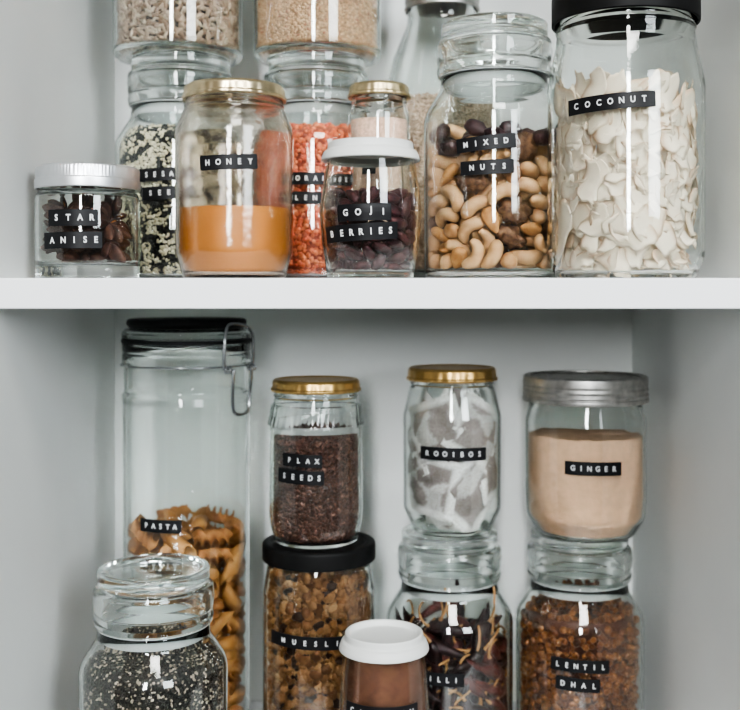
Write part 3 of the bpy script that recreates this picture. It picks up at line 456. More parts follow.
def principled(name, col, rough=.5, metal=0.0, spec=.5, noise_scale=None, noise_amt=.1, bump=0.0, bump_scale=None, sss=0.0, trans=0.0, ior=1.45, coords='Object', attr=None, bump_dist=.0005, col2=None, coat=0):
    m, nt, out = make_mat(name)
    b = nt.nodes.new('ShaderNodeBsdfPrincipled'); nt.links.new(b.outputs[0], out.inputs[0])
    b.inputs['Base Color'].default_value = rgba(col); b.inputs['Roughness'].default_value = rough; b.inputs['Metallic'].default_value = metal
    b.inputs['Specular IOR Level'].default_value = spec; b.inputs['IOR'].default_value = ior
    b.inputs['Transmission Weight'].default_value = trans; b.inputs['Coat Weight'].default_value = coat
    if sss:
        b.inputs['Subsurface Weight'].default_value = sss; b.inputs['Subsurface Radius'].default_value = (.004, .003, .002)
    tc = nt.nodes.new('ShaderNodeTexCoord')
    src = None
    if attr:
        a = nt.nodes.new('ShaderNodeAttribute'); a.attribute_name = attr; src = a.outputs['Color']
    if noise_scale:
        n = nt.nodes.new('ShaderNodeTexNoise'); n.inputs['Scale'].default_value = noise_scale; n.inputs['Detail'].default_value = 4
        nt.links.new(tc.outputs[coords], n.inputs['Vector'])
        r = nt.nodes.new('ShaderNodeValToRGB'); r.color_ramp.elements[0].position = .3; r.color_ramp.elements[1].position = .7
        if col2 is None:
            lo = tuple(max(0, c * (1 - noise_amt)) for c in col); hi = tuple(min(1, c * (1 + noise_amt)) for c in col)
        else: lo, hi = col2, col
        if src is None:
            r.color_ramp.elements[0].color = rgba(lo); r.color_ramp.elements[1].color = rgba(hi)
            src = r.outputs[0]; nt.links.new(n.outputs[0], r.inputs[0])
        else:
            r.color_ramp.elements[0].color = (1 - noise_amt,) * 3 + (1,); r.color_ramp.elements[1].color = (1, 1, 1, 1); nt.links.new(n.outputs[0], r.inputs[0])
            mx = nt.nodes.new('ShaderNodeMix'); mx.data_type = 'RGBA'; mx.blend_type = 'MULTIPLY'; mx.inputs[0].default_value = 1
            nt.links.new(src, mx.inputs[6]); nt.links.new(r.outputs[0], mx.inputs[7]); src = mx.outputs[2]
    if src is not None: nt.links.new(src, b.inputs['Base Color'])
    if bump:
        n2 = nt.nodes.new('ShaderNodeTexNoise'); n2.inputs['Scale'].default_value = bump_scale or 400; n2.inputs['Detail'].default_value = 5
        nt.links.new(tc.outputs[coords], n2.inputs['Vector'])
        bp = nt.nodes.new('ShaderNodeBump'); bp.inputs['Strength'].default_value = bump; bp.inputs['Distance'].default_value = bump_dist
        nt.links.new(n2.outputs[0], bp.inputs['Height']); nt.links.new(bp.outputs[0], b.inputs['Normal'])
    return m
def glass(name, tint=(.985, .995, .99), bump=0.0, scale=60, rough=0.0, dist=.001):
    m, nt, out = make_mat(name)
    g = nt.nodes.new('ShaderNodeBsdfGlass'); g.inputs['Color'].default_value = rgba(tint); g.inputs['IOR'].default_value = 1.47; g.inputs['Roughness'].default_value = rough
    nt.links.new(g.outputs[0], out.inputs[0])
    if bump:
        tc = nt.nodes.new('ShaderNodeTexCoord'); n = nt.nodes.new('ShaderNodeTexNoise'); n.inputs['Scale'].default_value = scale; n.inputs['Detail'].default_value = 2
        nt.links.new(tc.outputs['Object'], n.inputs['Vector'])
        bp = nt.nodes.new('ShaderNodeBump'); bp.inputs['Strength'].default_value = bump; bp.inputs['Distance'].default_value = dist
        nt.links.new(n.outputs[0], bp.inputs['Height']); nt.links.new(bp.outputs[0], g.inputs['Normal'])
    return m

M = {}
M['paint'] = principled('cabinet_paint', (.765, .785, .765), .55, spec=.3, noise_scale=7, noise_amt=.03, bump=.04, bump_scale=260)
M['shelf'] = principled('shelf_paint', (.84, .85, .86), .4, spec=.4, noise_scale=9, noise_amt=.02)
M['glass'] = glass('clear_glass', (.974, .988, .981), bump=.06, scale=45)
M['glass_lid'] = glass('greenish_lid_glass', (.972, .986, .980), bump=.05, scale=50)
M['glass_wavy'] = glass('wavy_hazy_glass', (.965, .945, .915), rough=.10, bump=.2, scale=260, dist=.0006)
M['glass_plain'] = glass('plain_glass', (.98, .99, .985))
M['gold'] = principled('gold_lid_metal', (.62, .40, .15), .32, 1.0, noise_scale=160, noise_amt=.10, bump=.15, bump_scale=200)
M['pale_gold'] = principled('pale_gold_lid_metal', (.70, .58, .37), .30, 1.0, noise_scale=160, noise_amt=.12, bump=.15, bump_scale=200)
M['worn_gold'] = principled('worn_gold_lid_metal', (.58, .47, .28), .34, 1.0, noise_scale=120, noise_amt=.35, bump=.2, bump_scale=200)
M['aluminium'] = principled('brushed_aluminium', (.82, .83, .85), .38, 1.0, noise_scale=90, noise_amt=.04)
M['zinc'] = principled('aged_zinc', (.48, .47, .45), .40, 1.0, noise_scale=150, noise_amt=.25, bump=.2, bump_scale=240)
M['steel'] = principled('steel_wire', (.42, .43, .44), .22, 1.0)
M['black_lid'] = principled('black_lid_enamel', (.007, .007, .007), .5, spec=.14, noise_scale=60, noise_amt=.1)
M['black_rubber_refraction'] = principled('dark_rubber_and_refraction', (.008, .009, .009), .5, spec=.25)  # gasket rubber, also the painted dark refraction on the clip-top lid
M['white_plastic'] = principled('white_plastic', (.66, .67, .65), .42, spec=.4, sss=.0)
M['seal'] = principled('frosted_seal', (.50, .53, .52), .55, spec=.3)
M['tape'] = principled('black_tape', (.007, .007, .008), .42, spec=.22, bump=.05, bump_scale=500)
M['letter'] = principled('embossed_white', (.66, .67, .67), .6, spec=.2)
M['seed'] = principled('mixed_seed', (1, 1, 1), .55, spec=.35, attr='col')
M['seed_shiny'] = principled('shiny_seed', (1, 1, 1), .35, spec=.5, attr='col')
M['rough_food'] = principled('rough_food', (1, 1, 1), .7, spec=.25, attr='col', noise_scale=500, noise_amt=.25, bump=.4, bump_scale=700)
M['cashew'] = principled('cashew_skin', (.58, .36, .19), .45, spec=.35, noise_scale=130, noise_amt=.1, col2=(.45, .24, .105), bump=.08, bump_scale=350)
M['hazelnut'] = principled('blanched_nut', (.50, .29, .14), .5, spec=.3, noise_scale=170, noise_amt=.1, col2=(.34, .16, .065))
M['almond'] = principled('almond_skin', (.52, .27, .10), .6, spec=.3, noise_scale=220, noise_amt=.2, col2=(.36, .16, .055), bump=.4, bump_scale=420)
M['walnut'] = principled('walnut_meat', (.24, .12, .055), .6, noise_scale=260, noise_amt=.2, col2=(.075, .03, .018), bump=.5, bump_scale=400)
M['raisin'] = principled('dark_raisin', (.060, .018, .020), .38, noise_scale=200, noise_amt=.2, col2=(.022, .008, .012), bump=.6, bump_scale=420)
M['goji'] = principled('dried_goji', (.075, .020, .019), .42, spec=.3, noise_scale=260, noise_amt=.2, col2=(.03, .009, .013), bump=.6, bump_scale=500)
M['flake'], nt_, out_ = make_mat('coconut_flesh')
at_ = nt_.nodes.new('ShaderNodeAttribute'); at_.attribute_name = 'col'
d_ = nt_.nodes.new('ShaderNodeBsdfPrincipled'); d_.inputs['Roughness'].default_value = .5; d_.inputs['Specular IOR Level'].default_value = .3; nt_.links.new(at_.outputs['Color'], d_.inputs['Base Color'])
t_ = nt_.nodes.new('ShaderNodeBsdfTranslucent'); nt_.links.new(at_.outputs['Color'], t_.inputs['Color'])
x_ = nt_.nodes.new('ShaderNodeMixShader'); x_.inputs[0].default_value = .22; nt_.links.new(d_.outputs[0], x_.inputs[1]); nt_.links.new(t_.outputs[0], x_.inputs[2]); nt_.links.new(x_.outputs[0], out_.inputs[0])
M['pasta'] = principled('dry_pasta', (.44, .225, .08), .5, spec=.3, noise_scale=60, noise_amt=.1, col2=(.42, .18, .045))
M['pasta_dark'] = principled('dry_pasta_wholemeal', (.40, .185, .06), .55, spec=.3, noise_scale=60, noise_amt=.1, col2=(.30, .11, .03))
M['anise'] = principled('anise_pod', (.10, .036, .02), .6, noise_scale=200, noise_amt=.3, col2=(.035, .013, .009), bump=.5, bump_scale=350)
M['anise_seed'] = principled('anise_seed', (.40, .17, .06), .18, spec=.6)
M['honey'] = principled('set_honey', (.44, .185, .045), .35, spec=.4, noise_scale=30, noise_amt=.04)
M['powder_pink'] = principled('pinkish_powder', (.66, .44, .33), .85, spec=.1, noise_scale=500, noise_amt=.25, bump=.5, bump_scale=600)
M['powder_ginger'] = principled('ginger_powder', (.72, .46, .30), .9, spec=.05, noise_scale=140, noise_amt=.09, bump=.5, bump_scale=300, bump_dist=.001)
M['powder_cinnamon'] = principled('cinnamon_powder', (.13, .058, .036), .9, spec=.05, noise_scale=130, noise_amt=.25, bump=.4, bump_scale=350)
M['chilli'] = principled('dried_chilli', (.028, .007, .007), .4, spec=.3, noise_scale=90, noise_amt=.3, col2=(.008, .003, .004), bump=.5, bump_scale=260)
M['chilli_red'] = principled('red_dried_chilli', (.13, .028, .02), .4, spec=.3, noise_scale=90, noise_amt=.3, col2=(.028, .007, .007), bump=.5, bump_scale=260)
M['stem'] = principled('chilli_stem', (.36, .19, .07), .6, noise_scale=200, noise_amt=.2)

# ------------------------------------------------------------------ jar profiles
def prof_interp(poly, z):
    for (r0, z0), (r1, z1) in zip(poly[:-1], poly[1:]):
        if z0 <= z <= z1 and z1 > z0:
            return r0 + (r1 - r0) * (z - z0) / (z1 - z0)
    return poly[-1][0]

class Jar:
    """outer/inner: profile points (r, z, fillet) bottom to top"""
    def __init__(s, name, label, px, Y, z0, outer, inner, mat, group=None, rmod=None, cat='jar', seg=112, px_is_x=False):
        s.Y = Y; s.X = px if px_is_x else PX(px, Y); s.z0 = z0
        s.root = empty(name, (s.X, s.Y, s.z0)); tag(s.root, label, cat, group)
        s.out = fillet(outer, 8); s.inn = fillet(inner, 8)
        prof = s.out + s.inn[::-1]
        s.glass = obj('glass_body', lathe(prof, seg, rmod), mat, s.root)
    def part(s, name, vf, mat, label=None):
        o = obj(name, vf, mat, s.root)
        if label: o['label'] = label
        return o
    def loc(s): return (s.X, s.Y, s.z0)

def ring(pts, n=5, seg=96, rmod=None):
    p = fillet(pts + [pts[0]], n)
    return lathe(p, seg, rmod)

# --- label tapes
FONT_CACHE = {}
def glyph(ch):
    if ch in FONT_CACHE: return FONT_CACHE[ch]
    cu = bpy.data.curves.new('g', 'FONT'); cu.body = ch; cu.size = 1.0; cu.offset = .028; cu.resolution_u = 3; cu.align_x = 'CENTER'
    o = bpy.data.objects.new('g', cu); COL.objects.link(o)
    dg = bpy.context.evaluated_depsgraph_get(); dg.update()
    me = bpy.data.meshes.new_from_object(o.evaluated_get(dg))
    v = [(p.co.x, p.co.y) for p in me.vertices]; f = [tuple(p.vertices) for p in me.polygons]
    bpy.data.objects.remove(o); bpy.data.curves.remove(cu); bpy.data.meshes.remove(me)
    if v:
        x0 = min(a for a, b in v); x1 = max(a for a, b in v); y0 = min(b for a, b in v); y1 = max(b for a, b in v)
        v = [(a - (x0 + x1) / 2, b - y0) for a, b in v]
    FONT_CACHE[ch] = (v, f); return v, f

def tape(j, text, x0, x1, yc, hpx, tilt=0.0, first=None, last=None, letters=True):
    """x0,x1: photo columns of the tape's ends, yc: row of its middle, hpx: its height"""
    a0 = -math.atan2(j.X, j.Y)
    def solve(px, zl):
        R = prof_interp(j.out, zl); lo, hi = a0 - 1.35, a0 + 1.35
        for _ in range(40):
            th = (lo + hi) / 2
            q = CX + FPX * (j.X + R * math.sin(th)) / (j.Y - R * math.cos(th))
            if q < px: lo = th
            else: hi = th
        return (lo + hi) / 2
    zl = .05
    for _ in range(6):
        R = prof_interp(j.out, zl); th = solve((x0 + x1) / 2, zl)
        zl = PZ(yc, j.Y - R * math.cos(th)) - j.z0
    t0, t1 = solve(x0, zl), solve(x1, zl); tc = (t0 + t1) / 2
    R = prof_interp(j.out, zl); w = (t1 - t0) * R; h = hpx * (j.Y - R * math.cos(tc)) / FPX
    ct, st = math.cos(math.radians(tilt)), math.sin(math.radians(tilt))
    def wrap(u, v, off):
        uu, vv = u * ct - v * st, u * st + v * ct
        z = zl + vv; r = prof_interp(j.out, z); th = tc + uu / R
        return ((r + off) * math.sin(th), -(r + off) * math.cos(th), z)
    nu, nv = 28, 5; V, F = [], []
    for off in (.0006, .00012):
        for i in range(nu):
            for k in range(nv):
                V.append(wrap((i / (nu-1) - .5) * w, (k / (nv-1) - .5) * h, off))
    o = nu * nv
    for i in range(nu - 1):
        for k in range(nv - 1):
            a = i * nv + k
            F.append((a, a + nv, a + nv + 1, a + 1)); F.append((o + a, o + a + 1, o + a + nv + 1, o + a + nv))
        a = i * nv; F.append((a, o + a, o + a + nv, a + nv)); a += nv - 1; F.append((a, a + nv, o + a + nv, o + a))
    for k in range(nv - 1):
        F.append((k, k + 1, o + k + 1, o + k)); a = (nu - 1) * nv + k; F.append((a, o + a, o + a + 1, a + 1))
    t = obj('label_tape', (V, F), M['tape'], j.root, smooth=False)
    t['label'] = 'black embossed label tape'
    if not letters: return t
    cap = h * .37; n = len(text); fx = x0 + (x1 - x0) * .11 if first is None else first; lx = x1 - (x1 - x0) * .11 if last is None else last
    V, F = [], []
    for i, ch in enumerate(text):
        px = fx + (lx - fx) * (i / (n - 1) if n > 1 else .5)
        u0 = (solve(px, zl) - tc) * R
        gv, gf = glyph(ch); s = cap / .69; b = len(V)
        for (x, y) in gv: V.append(wrap(u0 + x * s * .86, y * s - cap / 2, .00085))
        F += [tuple(b + q for q in f) for f in gf]
    obj('lettering', (V, F), M['letter'], t, smooth=False)['label'] = 'raised white capital letters'
    return t

# --- lids
def lug_lid(j, z0, h, r, mat, lugs=22, amp=.022):
    p = fillet([(0, z0 + h - .004), (r - .003, z0 + h - .004), (r - .0026, z0 + .0002, .0005), (r + .0004, z0, .001), (r + .0006, z0 + .0022, .001), (r - .0004, z0 + .003, .001), (r - .0006, z0 + h - .002, .002), (r - .002, z0 + h, .0015), (r - .0045, z0 + h, .001), (r - .006, z0 + h - .0009, .001), (0, z0 + h - .0009)], 5)
    def rm(th, z, rr):
        if rr > r - .0018 and z < z0 + h - .001: return 1 + amp * (abs(math.sin(lugs * th / 2)) - .6) * (.35 if z > z0 + h * .6 else 1)
        return 1
    return j.part('lid', lathe(p, 168, rm), mat)
def plain_lid(j, z0, h, r, mat):
    p = fillet([(0, z0 + h - .003), (r - .002, z0 + h - .003), (r - .002, z0, .0005), (r, z0, .0012), (r, z0 + h, .0035), (r - .006, z0 + h, .002), (r - .008, z0 + h - .001, .001), (0, z0 + h - .001)], 6)
    return j.part('lid', lathe(p, 112), mat)
def plastic_lid(j, zt, r):
    """flared skirt, narrower raised rim and a sunken dish"""
    k = r / .0325
    p = fillet([(0, zt - .0072), (r - .0062 * k, zt - .0072, .001), (r - .0058 * k, zt - .0062, .001), (r - .0048 * k, zt - .0105, .001), (r - .0018 * k, zt - .0126, .001), (r, zt - .0120, .0008), (r - .0005, zt - .0094, .0012), (r - .0020 * k, zt - .0060, .0022), (r - .0042 * k, zt - .0050, .0015), (r - .0045 * k, zt - .0008, .001), (r - .0052 * k, zt, .0008), (r - .0064 * k, zt - .0004, .001), (r - .0082 * k, zt - .0040, .002), (0, zt - .0046)], 6)
    return j.part('lid', lathe(p, 112), M['white_plastic'], 'white plastic press-on lid')

# --- the jar with the domed glass lid
A_OUT = [(0, .0010), (.037, .0010, .001), (.040, 0, .002), (.0496, 0, .007), (.0500, .113, .022), (.0385, .131, .008), (.0377, .1392, .001), (.0352, .1396, .001)]
A_INN = [(0, .0028), (.0474, .0028, .006), (.0474, .112, .020), (.0358, .1300, .007), (.0351, .1396, .0005)]
A_LID = [(0, .1640), (.0345, .1640, .003), (.0345, .1500, .001), (.0330, .1480, .001), (.0330, .1325, .0006), (.0342, .1325, .0006), (.0342, .1404, .0005), (.0398, .1404, .002), (.0407, .1450, .003), (.0398, .1494, .001), (.0404, .1506, .001), (.0412, .158, .006), (.0404, .1660, .004), (.0352, .1672, .0015), (.0378, .1690, .0035), (.0380, .1780, .0035), (.0335, .1780, .002), (.0310, .1766, .002), (0, .1766)]
A_H = .178
def glass_lid_jar(label, px, Y, z0, body=.966):
    dz = (body - 1) * A_H
    def stretch(p): return [(q[0], q[1] + (dz if q[1] > .06 else 0)) + tuple(q[2:]) for q in p]
    j = Jar('glass_lidded_jar', label, px, Y, z0, stretch(A_OUT), stretch(A_INN), M['glass'], 'jars with domed glass lids')
    j.H = A_H + dz
    lid = j.part('lid', lathe(fillet(stretch(A_LID), 7), 112), M['glass_lid'], 'clear domed glass lid')
    obj('seal', ring(stretch([(.0343, .1312, .0003), (.03485, .1312, .0003), (.03485, .1397, .0001), (.0385, .1397, .0001), (.0385, .1403, .0001), (.0343, .1403, .0003)])), M['seal'], lid)['label'] = 'white sealing ring'
    return j

# ------------------------------------------------------------------ loose fills
def clip_prof(inn, ztop, gap):
    out = []
    for (r, z) in inn:
        z2 = z + gap
        if z2 > ztop: break
        out.append((max(0, r - gap), z2))
    r = max(0, prof_interp(inn, ztop) - gap)
    out.append((r, ztop))
    return out

def core(prof, inset, dome=.0, seg=72):
    p = [(max(0.0, r - inset), z + inset * .6) for (r, z) in prof if z + inset * .6 < prof[-1][1] - inset]
    if p[0][0] > 1e-6: p.insert(0, (0, p[0][1]))
    zt = prof[-1][1] - inset
    p.append((max(.001, prof[-1][0] - inset), zt))
    for k in range(1, 5): p.append((max(.0, (prof[-1][0] - inset) * (1 - k / 5)), zt + dome * k / 5))
    p.append((0, zt + dome))
    return lathe(p, seg)

def big_mesh(V, F, col):
    me = bpy.data.meshes.new('m'); nv, nf, k = len(V), len(F), F.shape[1]
    me.vertices.add(nv); me.vertices.foreach_set('co', V.astype(np.float32).ravel())
    me.loops.add(nf * k); me.loops.foreach_set('vertex_index', F.astype(np.int32).ravel())
    me.polygons.add(nf); me.polygons.foreach_set('loop_start', np.arange(0, nf * k, k, dtype=np.int32))
    me.update(calc_edges=True); me.polygons.foreach_set('use_smooth', np.ones(nf, dtype=bool))
    a = me.attributes.new('col', 'FLOAT_COLOR', 'POINT'); c = np.ones((nv, 4), np.float32); c[:, :3] = col; a.data.foreach_set('color', c.ravel())
    me.validate(); return me

def scatter(j, prof, size, step, cols, weights, base, seed=0, tilt=.35, jit=.25, arc=2.3, lift=0.0, core_shade=(.1, .07, .05), clump=None, dome=.0, zmin=-1, bumpy=0.0, layers=1):
    """one mesh of loose grains against the glass: size (long, wide, thick)"""
    rs = np.random.RandomState(seed); a0 = -math.atan2(j.X, j.Y)
    pos, nor = [], []
    full = list(prof)
    zt = prof[-1][1]; rt = prof[-1][0]
    for (ra, za), (rb, zb) in zip(full[:-1], full[1:]):
        L = math.hypot(rb - ra, zb - za)
        if L < 1e-7: continue
        n = max(1, int(round(L / step))) if L > step * .5 else (1 if rs.rand() < L / step else 0)
        nr, nz = (zb - za) / L, -(rb - ra) / L
        for i in range(n):
            t = (i + .5) / n; r = ra + (rb - ra) * t; z = za + (zb - za) * t
            if z < zmin: continue
            m = int(2 * arc * r / step)
            if m < 1: continue
            th = a0 + (np.arange(m) + .5 + rs.uniform(-.4, .4, m)) / m * 2 * arc - arc
            zz = z + rs.uniform(-.5, .5, m) * step * abs(nr)
            rr = r + rs.uniform(-.5, .5, m) * step * abs(nz)
            pos.append(np.stack([rr * np.sin(th), -rr * np.cos(th), zz], 1)); nor.append(np.stack([nr * np.sin(th), -nr * np.cos(th), np.full(m, nz)], 1))
    m = int(PI * rt * rt / step ** 2 * 1.25)
    r = rt * np.sqrt(rs.rand(m)) * .98; th = rs.rand(m) * 2 * PI
    pos.append(np.stack([r * np.sin(th), -r * np.cos(th), zt + dome * (1 - r / rt) - size[2] * .2 + rs.uniform(-.5, .7, m) * size[2]], 1)); nor.append(np.tile([0, 0, 1.0], (m, 1)))
    P = np.concatenate(pos); Nn = np.concatenate(nor); n = len(P)
    keep = P[:, 2] <= zt + dome + size[2]; P, Nn = P[keep], Nn[keep]; n = len(P)
    P = P - Nn * (size[2] * .62 + rs.uniform(0, 1, (n, 1)) * size[2] * .8)
    e = rs.randn(n, 3); e -= Nn * (e * Nn).sum(1, keepdims=True); e /= np.linalg.norm(e, axis=1, keepdims=True) + 1e-9
    e = e + Nn * rs.randn(n, 1) * tilt; e /= np.linalg.norm(e, axis=1, keepdims=True)
    e2 = np.cross(Nn, e); e2 /= np.linalg.norm(e2, axis=1, keepdims=True) + 1e-9
    e2 = e2 + np.cross(e, e2) * rs.randn(n, 1) * tilt; e2 /= np.linalg.norm(e2, axis=1, keepdims=True)
    e3 = np.cross(e, e2)
    bv, bf = base; nb = len(bv)
    S = np.array(size) / 2 * (1 + rs.uniform(-jit, jit, (n, 1)))
    V = P[:, None, :] + e[:, None, :] * (bv[None, :, 0:1] * S[:, None, 0:1]) + e2[:, None, :] * (bv[None, :, 1:2] * S[:, None, 1:2]) + e3[:, None, :] * (bv[None, :, 2:3] * S[:, None, 2:3])
    if bumpy: V = V + rs.randn(n, nb, 3) * bumpy
    # keep every grain inside the glass
    pz = np.array([q[1] for q in prof]); pr_ = np.array([q[0] for q in prof]); o_ = np.argsort(pz, kind='stable')
    V[..., 2] = np.maximum(V[..., 2], pz[0] + .0001)
    pz = np.array([q[1] for q in j.inn]); pr_ = np.array([q[0] for q in j.inn]) - .0005; o_ = np.argsort(pz, kind='stable')
    lim = np.interp(V[..., 2], pz[o_], pr_[o_]); rad = np.hypot(V[..., 0], V[..., 1]) + 1e-9
    k_ = np.minimum(1, (lim - .0001) / rad)[..., None]; V[..., :2] *= k_
    F = (bf[None] + (np.arange(n) * nb)[:, None, None]).reshape(-1, bf.shape[1])
    cols = np.array(cols); w = np.array(weights, float); w /= w.sum()
    if clump:
        u = np.array([noise.noise(Vector(p) * clump + Vector((seed, 0, 0))) for p in P]); u = u + rs.randn(n) * .16
        o = np.argsort(np.argsort(u)) / n; idx = np.searchsorted(np.cumsum(w), o).clip(0, len(w) - 1)
    else: idx = rs.choice(len(w), n, p=w)
    C = cols[idx] * (1 + rs.uniform(-.15, .15, (n, 1)))
    C = np.repeat(C, nb, 0)
    cv, cf = core(prof, size[2] * 1.15, dome)
    cv = np.array(cv); Vall = V.reshape(-1, 3)
    # core triangulated into the same mesh, its dark colour painting shade between grains
    tri = []
    for q in cf:
        for k in range(1, len(q) - 1): tri.append((q[0], q[k], q[k+1]))
    tri = np.array(tri) + len(Vall)
    Vall = np.concatenate([Vall, cv]); C = np.concatenate([C, np.tile(core_shade, (len(cv), 1))])
    return big_mesh(Vall, np.concatenate([F, tri]), C)

ICO = ico(1); ICO2 = ico(2)
def teardrop():
    v, f = ICO2; v = v.copy(); k = 1 - .45 * (v[:, 0] * .5 + .5); v[:, 1] *= k * 1.25; v[:, 2] *= k * 1.25; return v, f
def clumpy(seed):
    v, f = ICO2; v = np.array([np.array(p) * (1 + .35 * noise.noise(Vector(p) * 1.8 + Vector((seed, 3, 1)))) for p in v]); return v, f

KI = ['cashew', 'cashew2', 'hazelnut', 'almond', 'walnut', 'raisin', 'penne', 'fusilli', 'anise', 'goji0', 'goji1']
def decode(d):
    out = []
    for i in range(0, len(d), 8):
        q = d[i:i+8]; out.append((KI[q[0]], Vector(q[1:4]) * 1e-5, Quaternion([x / 127 for x in q[4:8]]).normalized()))
    return out

# =================================================================== THE CABINET
Y0, Y1 = .622, .924
XL, XR = -.2244, .2306
SH0, SH1 = .3500, .3683
ZT = .740
def box_obj(name, lo, hi, mat, bevel=0.0):
    bm = bmesh.new(); bmesh.ops.create_cube(bm, size=1)
    for v in bm.verts: v.co = Vector([lo[i] + (v.co[i] + .5) * (hi[i] - lo[i]) for i in range(3)])
    if bevel: bmesh.ops.bevel(bm, geom=list(bm.edges), offset=bevel, segments=3, affect='EDGES', profile=.5)
    me = bpy.data.meshes.new('m'); bm.to_mesh(me); bm.free()
    return link(name, me, mat)
def structure(o): o['kind'] = 'structure'; return o
structure(box_obj('wall_left', (XL - .018, Y0, -.018), (XL, Y1 + .012, ZT + .018), M['paint']))
structure(box_obj('wall_right', (XR, Y0, -.018), (XR + .018, Y1 + .012, ZT + .018), M['paint']))
structure(box_obj('wall_back', (XL, Y1, -.018), (XR, Y1 + .012, ZT + .018), M['paint']))
structure(box_obj('floor', (XL, Y0 - .03, -.018), (XR, Y1, 0), M['shelf']))
structure(box_obj('ceiling', (XL, Y0, ZT), (XR, Y1, ZT + .018), M['paint']))
tag(box_obj('shelf_board', (XL + .0002, Y0, SH0), (XR - .0002, Y1 - .0002, SH1), M['shelf'], .0009), 'white painted shelf board across the middle of the cabinet', 'shelf')
ZS = SH1 + .0002
ZF = .0002

# =================================================================== UPPER SHELF
# ---- star anise
j = Jar('screw_top_jar', 'low glass jar of star anise with ribbed silver screw lid', 88, .69, ZS,
        [(0, .0012), (.026, .0012, .001), (.029, 0, .001), (.0336, 0, .006), (.0338, .0520, .003), (.0318, .0560, .002), (.0305, .058, .001), (.0305, .069, .001)],
        [(0, .0085), (.0314, .0085, .004), (.0314, .0525, .003), (.0282, .0565, .002), (.0280, .069, .001)], M['glass'])
zl, hl, rl = .0580, .0150, .0337
p = fillet([(0, zl + hl - .002), (rl - .0016, zl + hl - .002), (rl - .0014, zl, .0004), (rl, zl, .001), (rl + .0002, zl + .0060, .001), (rl - .0005, zl + .0066, .0005), (rl - .0005, zl + hl, .0024), (0, zl + hl)], 6)
j.part('lid', lathe(p, 360, lambda th, z, r: 1 + (.0035 * (1 if math.sin(90 * th) > 0 else -1) if (z > zl + .0085 and z < zl + hl - .0014 and r > rl - .003) else 0)), M['aluminium'], 'brushed aluminium screw lid with a ribbed band')
tape(j, 'STAR', 49, 98, 217.5, 16.5, .5, first=57, last=92)
tape(j, 'ANISE', 45, 102, 240, 16.5, 1.0, first=53, last=96)
pods, sds = m_anise(); me_p = mesh_from(*pods); me_p.materials.append(M['anise']); me_s = mesh_from(*sds); me_s.materials.append(M['anise_seed'])
for k, pos, q in decode(ANISE):
    if pos.z > .0385: continue
    if not kept('anise'): continue
    o = empty('star_anise', Vector(j.loc()) + Vector((pos.x, pos.y, pos.z + .0088))); o.rotation_mode = 'QUATERNION'; o.rotation_quaternion = q
    tag(o, 'dried brown star anise inside the low silver-lidded jar', 'star anise', 'star anise pods in the low jar'); BUILT['anise'].append(o)
    link('seed_pod', me_p, None, o); link('seed', me_s, None, o)['label'] = 'glossy tan seeds in the open pods'

# ---- sesame jar, sunflower jar on it
j = glass_lid_jar('glass-lidded jar of black and white sesame behind the honey jar', 181, .816, ZS)
tape(j, 'SESAME', 139, 193, 174, 13, 2, first=147, last=188); tape(j, 'SEEDS', 143, 192, 192.5, 13, 2, first=151, last=187)
pr = clip_prof(j.inn, .115, .0004)
me = scatter(j, pr, (.0034, .0022, .0013), .0020, [(.012, .012, .013), (.018, .018, .018), (.62, .55, .38), (.70, .64, .48)], [26, 20, 32, 22], ICO, 3, clump=150, core_shade=(.05, .05, .045))
tag(link('sesame_seeds', me, M['seed'], None, j.loc()), 'black and cream sesame seeds filling the jar behind the honey', 'seeds', kind='stuff')

j = glass_lid_jar('jar of sunflower seeds standing on the sesame jar', 178.5, .818, ZS + j.H + .0002)
pr = clip_prof(j.inn, .120, .0004)
me = scatter(j, pr, (.0086, .0030, .0025), .0032, [(.30, .21, .155), (.37, .28, .21), (.22, .145, .10), (.45, .37, .29)], [3, 3, 2, 2], teardrop(), 4, tilt=.35, core_shade=(.03, .02, .015))
tag(link('sunflower_seeds', me, M['seed'], None, j.loc()), 'greyish tan hulled sunflower seeds in the top jar', 'seeds', kind='stuff')

# ---- honey
j = Jar('honey_jar', 'tall jar half full of honey with pale gold lid', 234.5, .70, ZS,
        [(0, .0022), (.026, .0022, .002), (.029, 0, .002), (.0335, 0, .006), (.0388, .018, .016), (.0393, .098, .016), (.0335, .1120, .005), (.0326, .1134, .001), (.0336, .1146, .001), (.0326, .1160, .001), (.0316, .1265, .001)],
        [(0, .0030), (.0320, .0030, .006), (.0368, .0175, .014), (.0372, .097, .015), (.0312, .1115, .005), (.0298, .1265, .001)], M['glass_wavy'])
lug_lid(j, .1184, .0096, .0340, M['pale_gold'])
tape(j, 'HONEY', 200.6, 257, 161.8, 15, 2.2, first=208, last=250)
pr = clip_prof(j.inn, .0466, .0003)
hp = [(r, z) for r, z in pr]; hp = [(0, hp[0][1])] + hp[1:-1] + [(hp[-1][0], .0460), (hp[-1][0] - .0004, .0464), (hp[-1][0] - .0025, .0452), (0, .0450)]
tag(obj('honey', lathe(hp, 96), M['honey'], None, j.loc()), 'creamy amber honey filling the lower half of its jar', 'honey', kind='stuff')

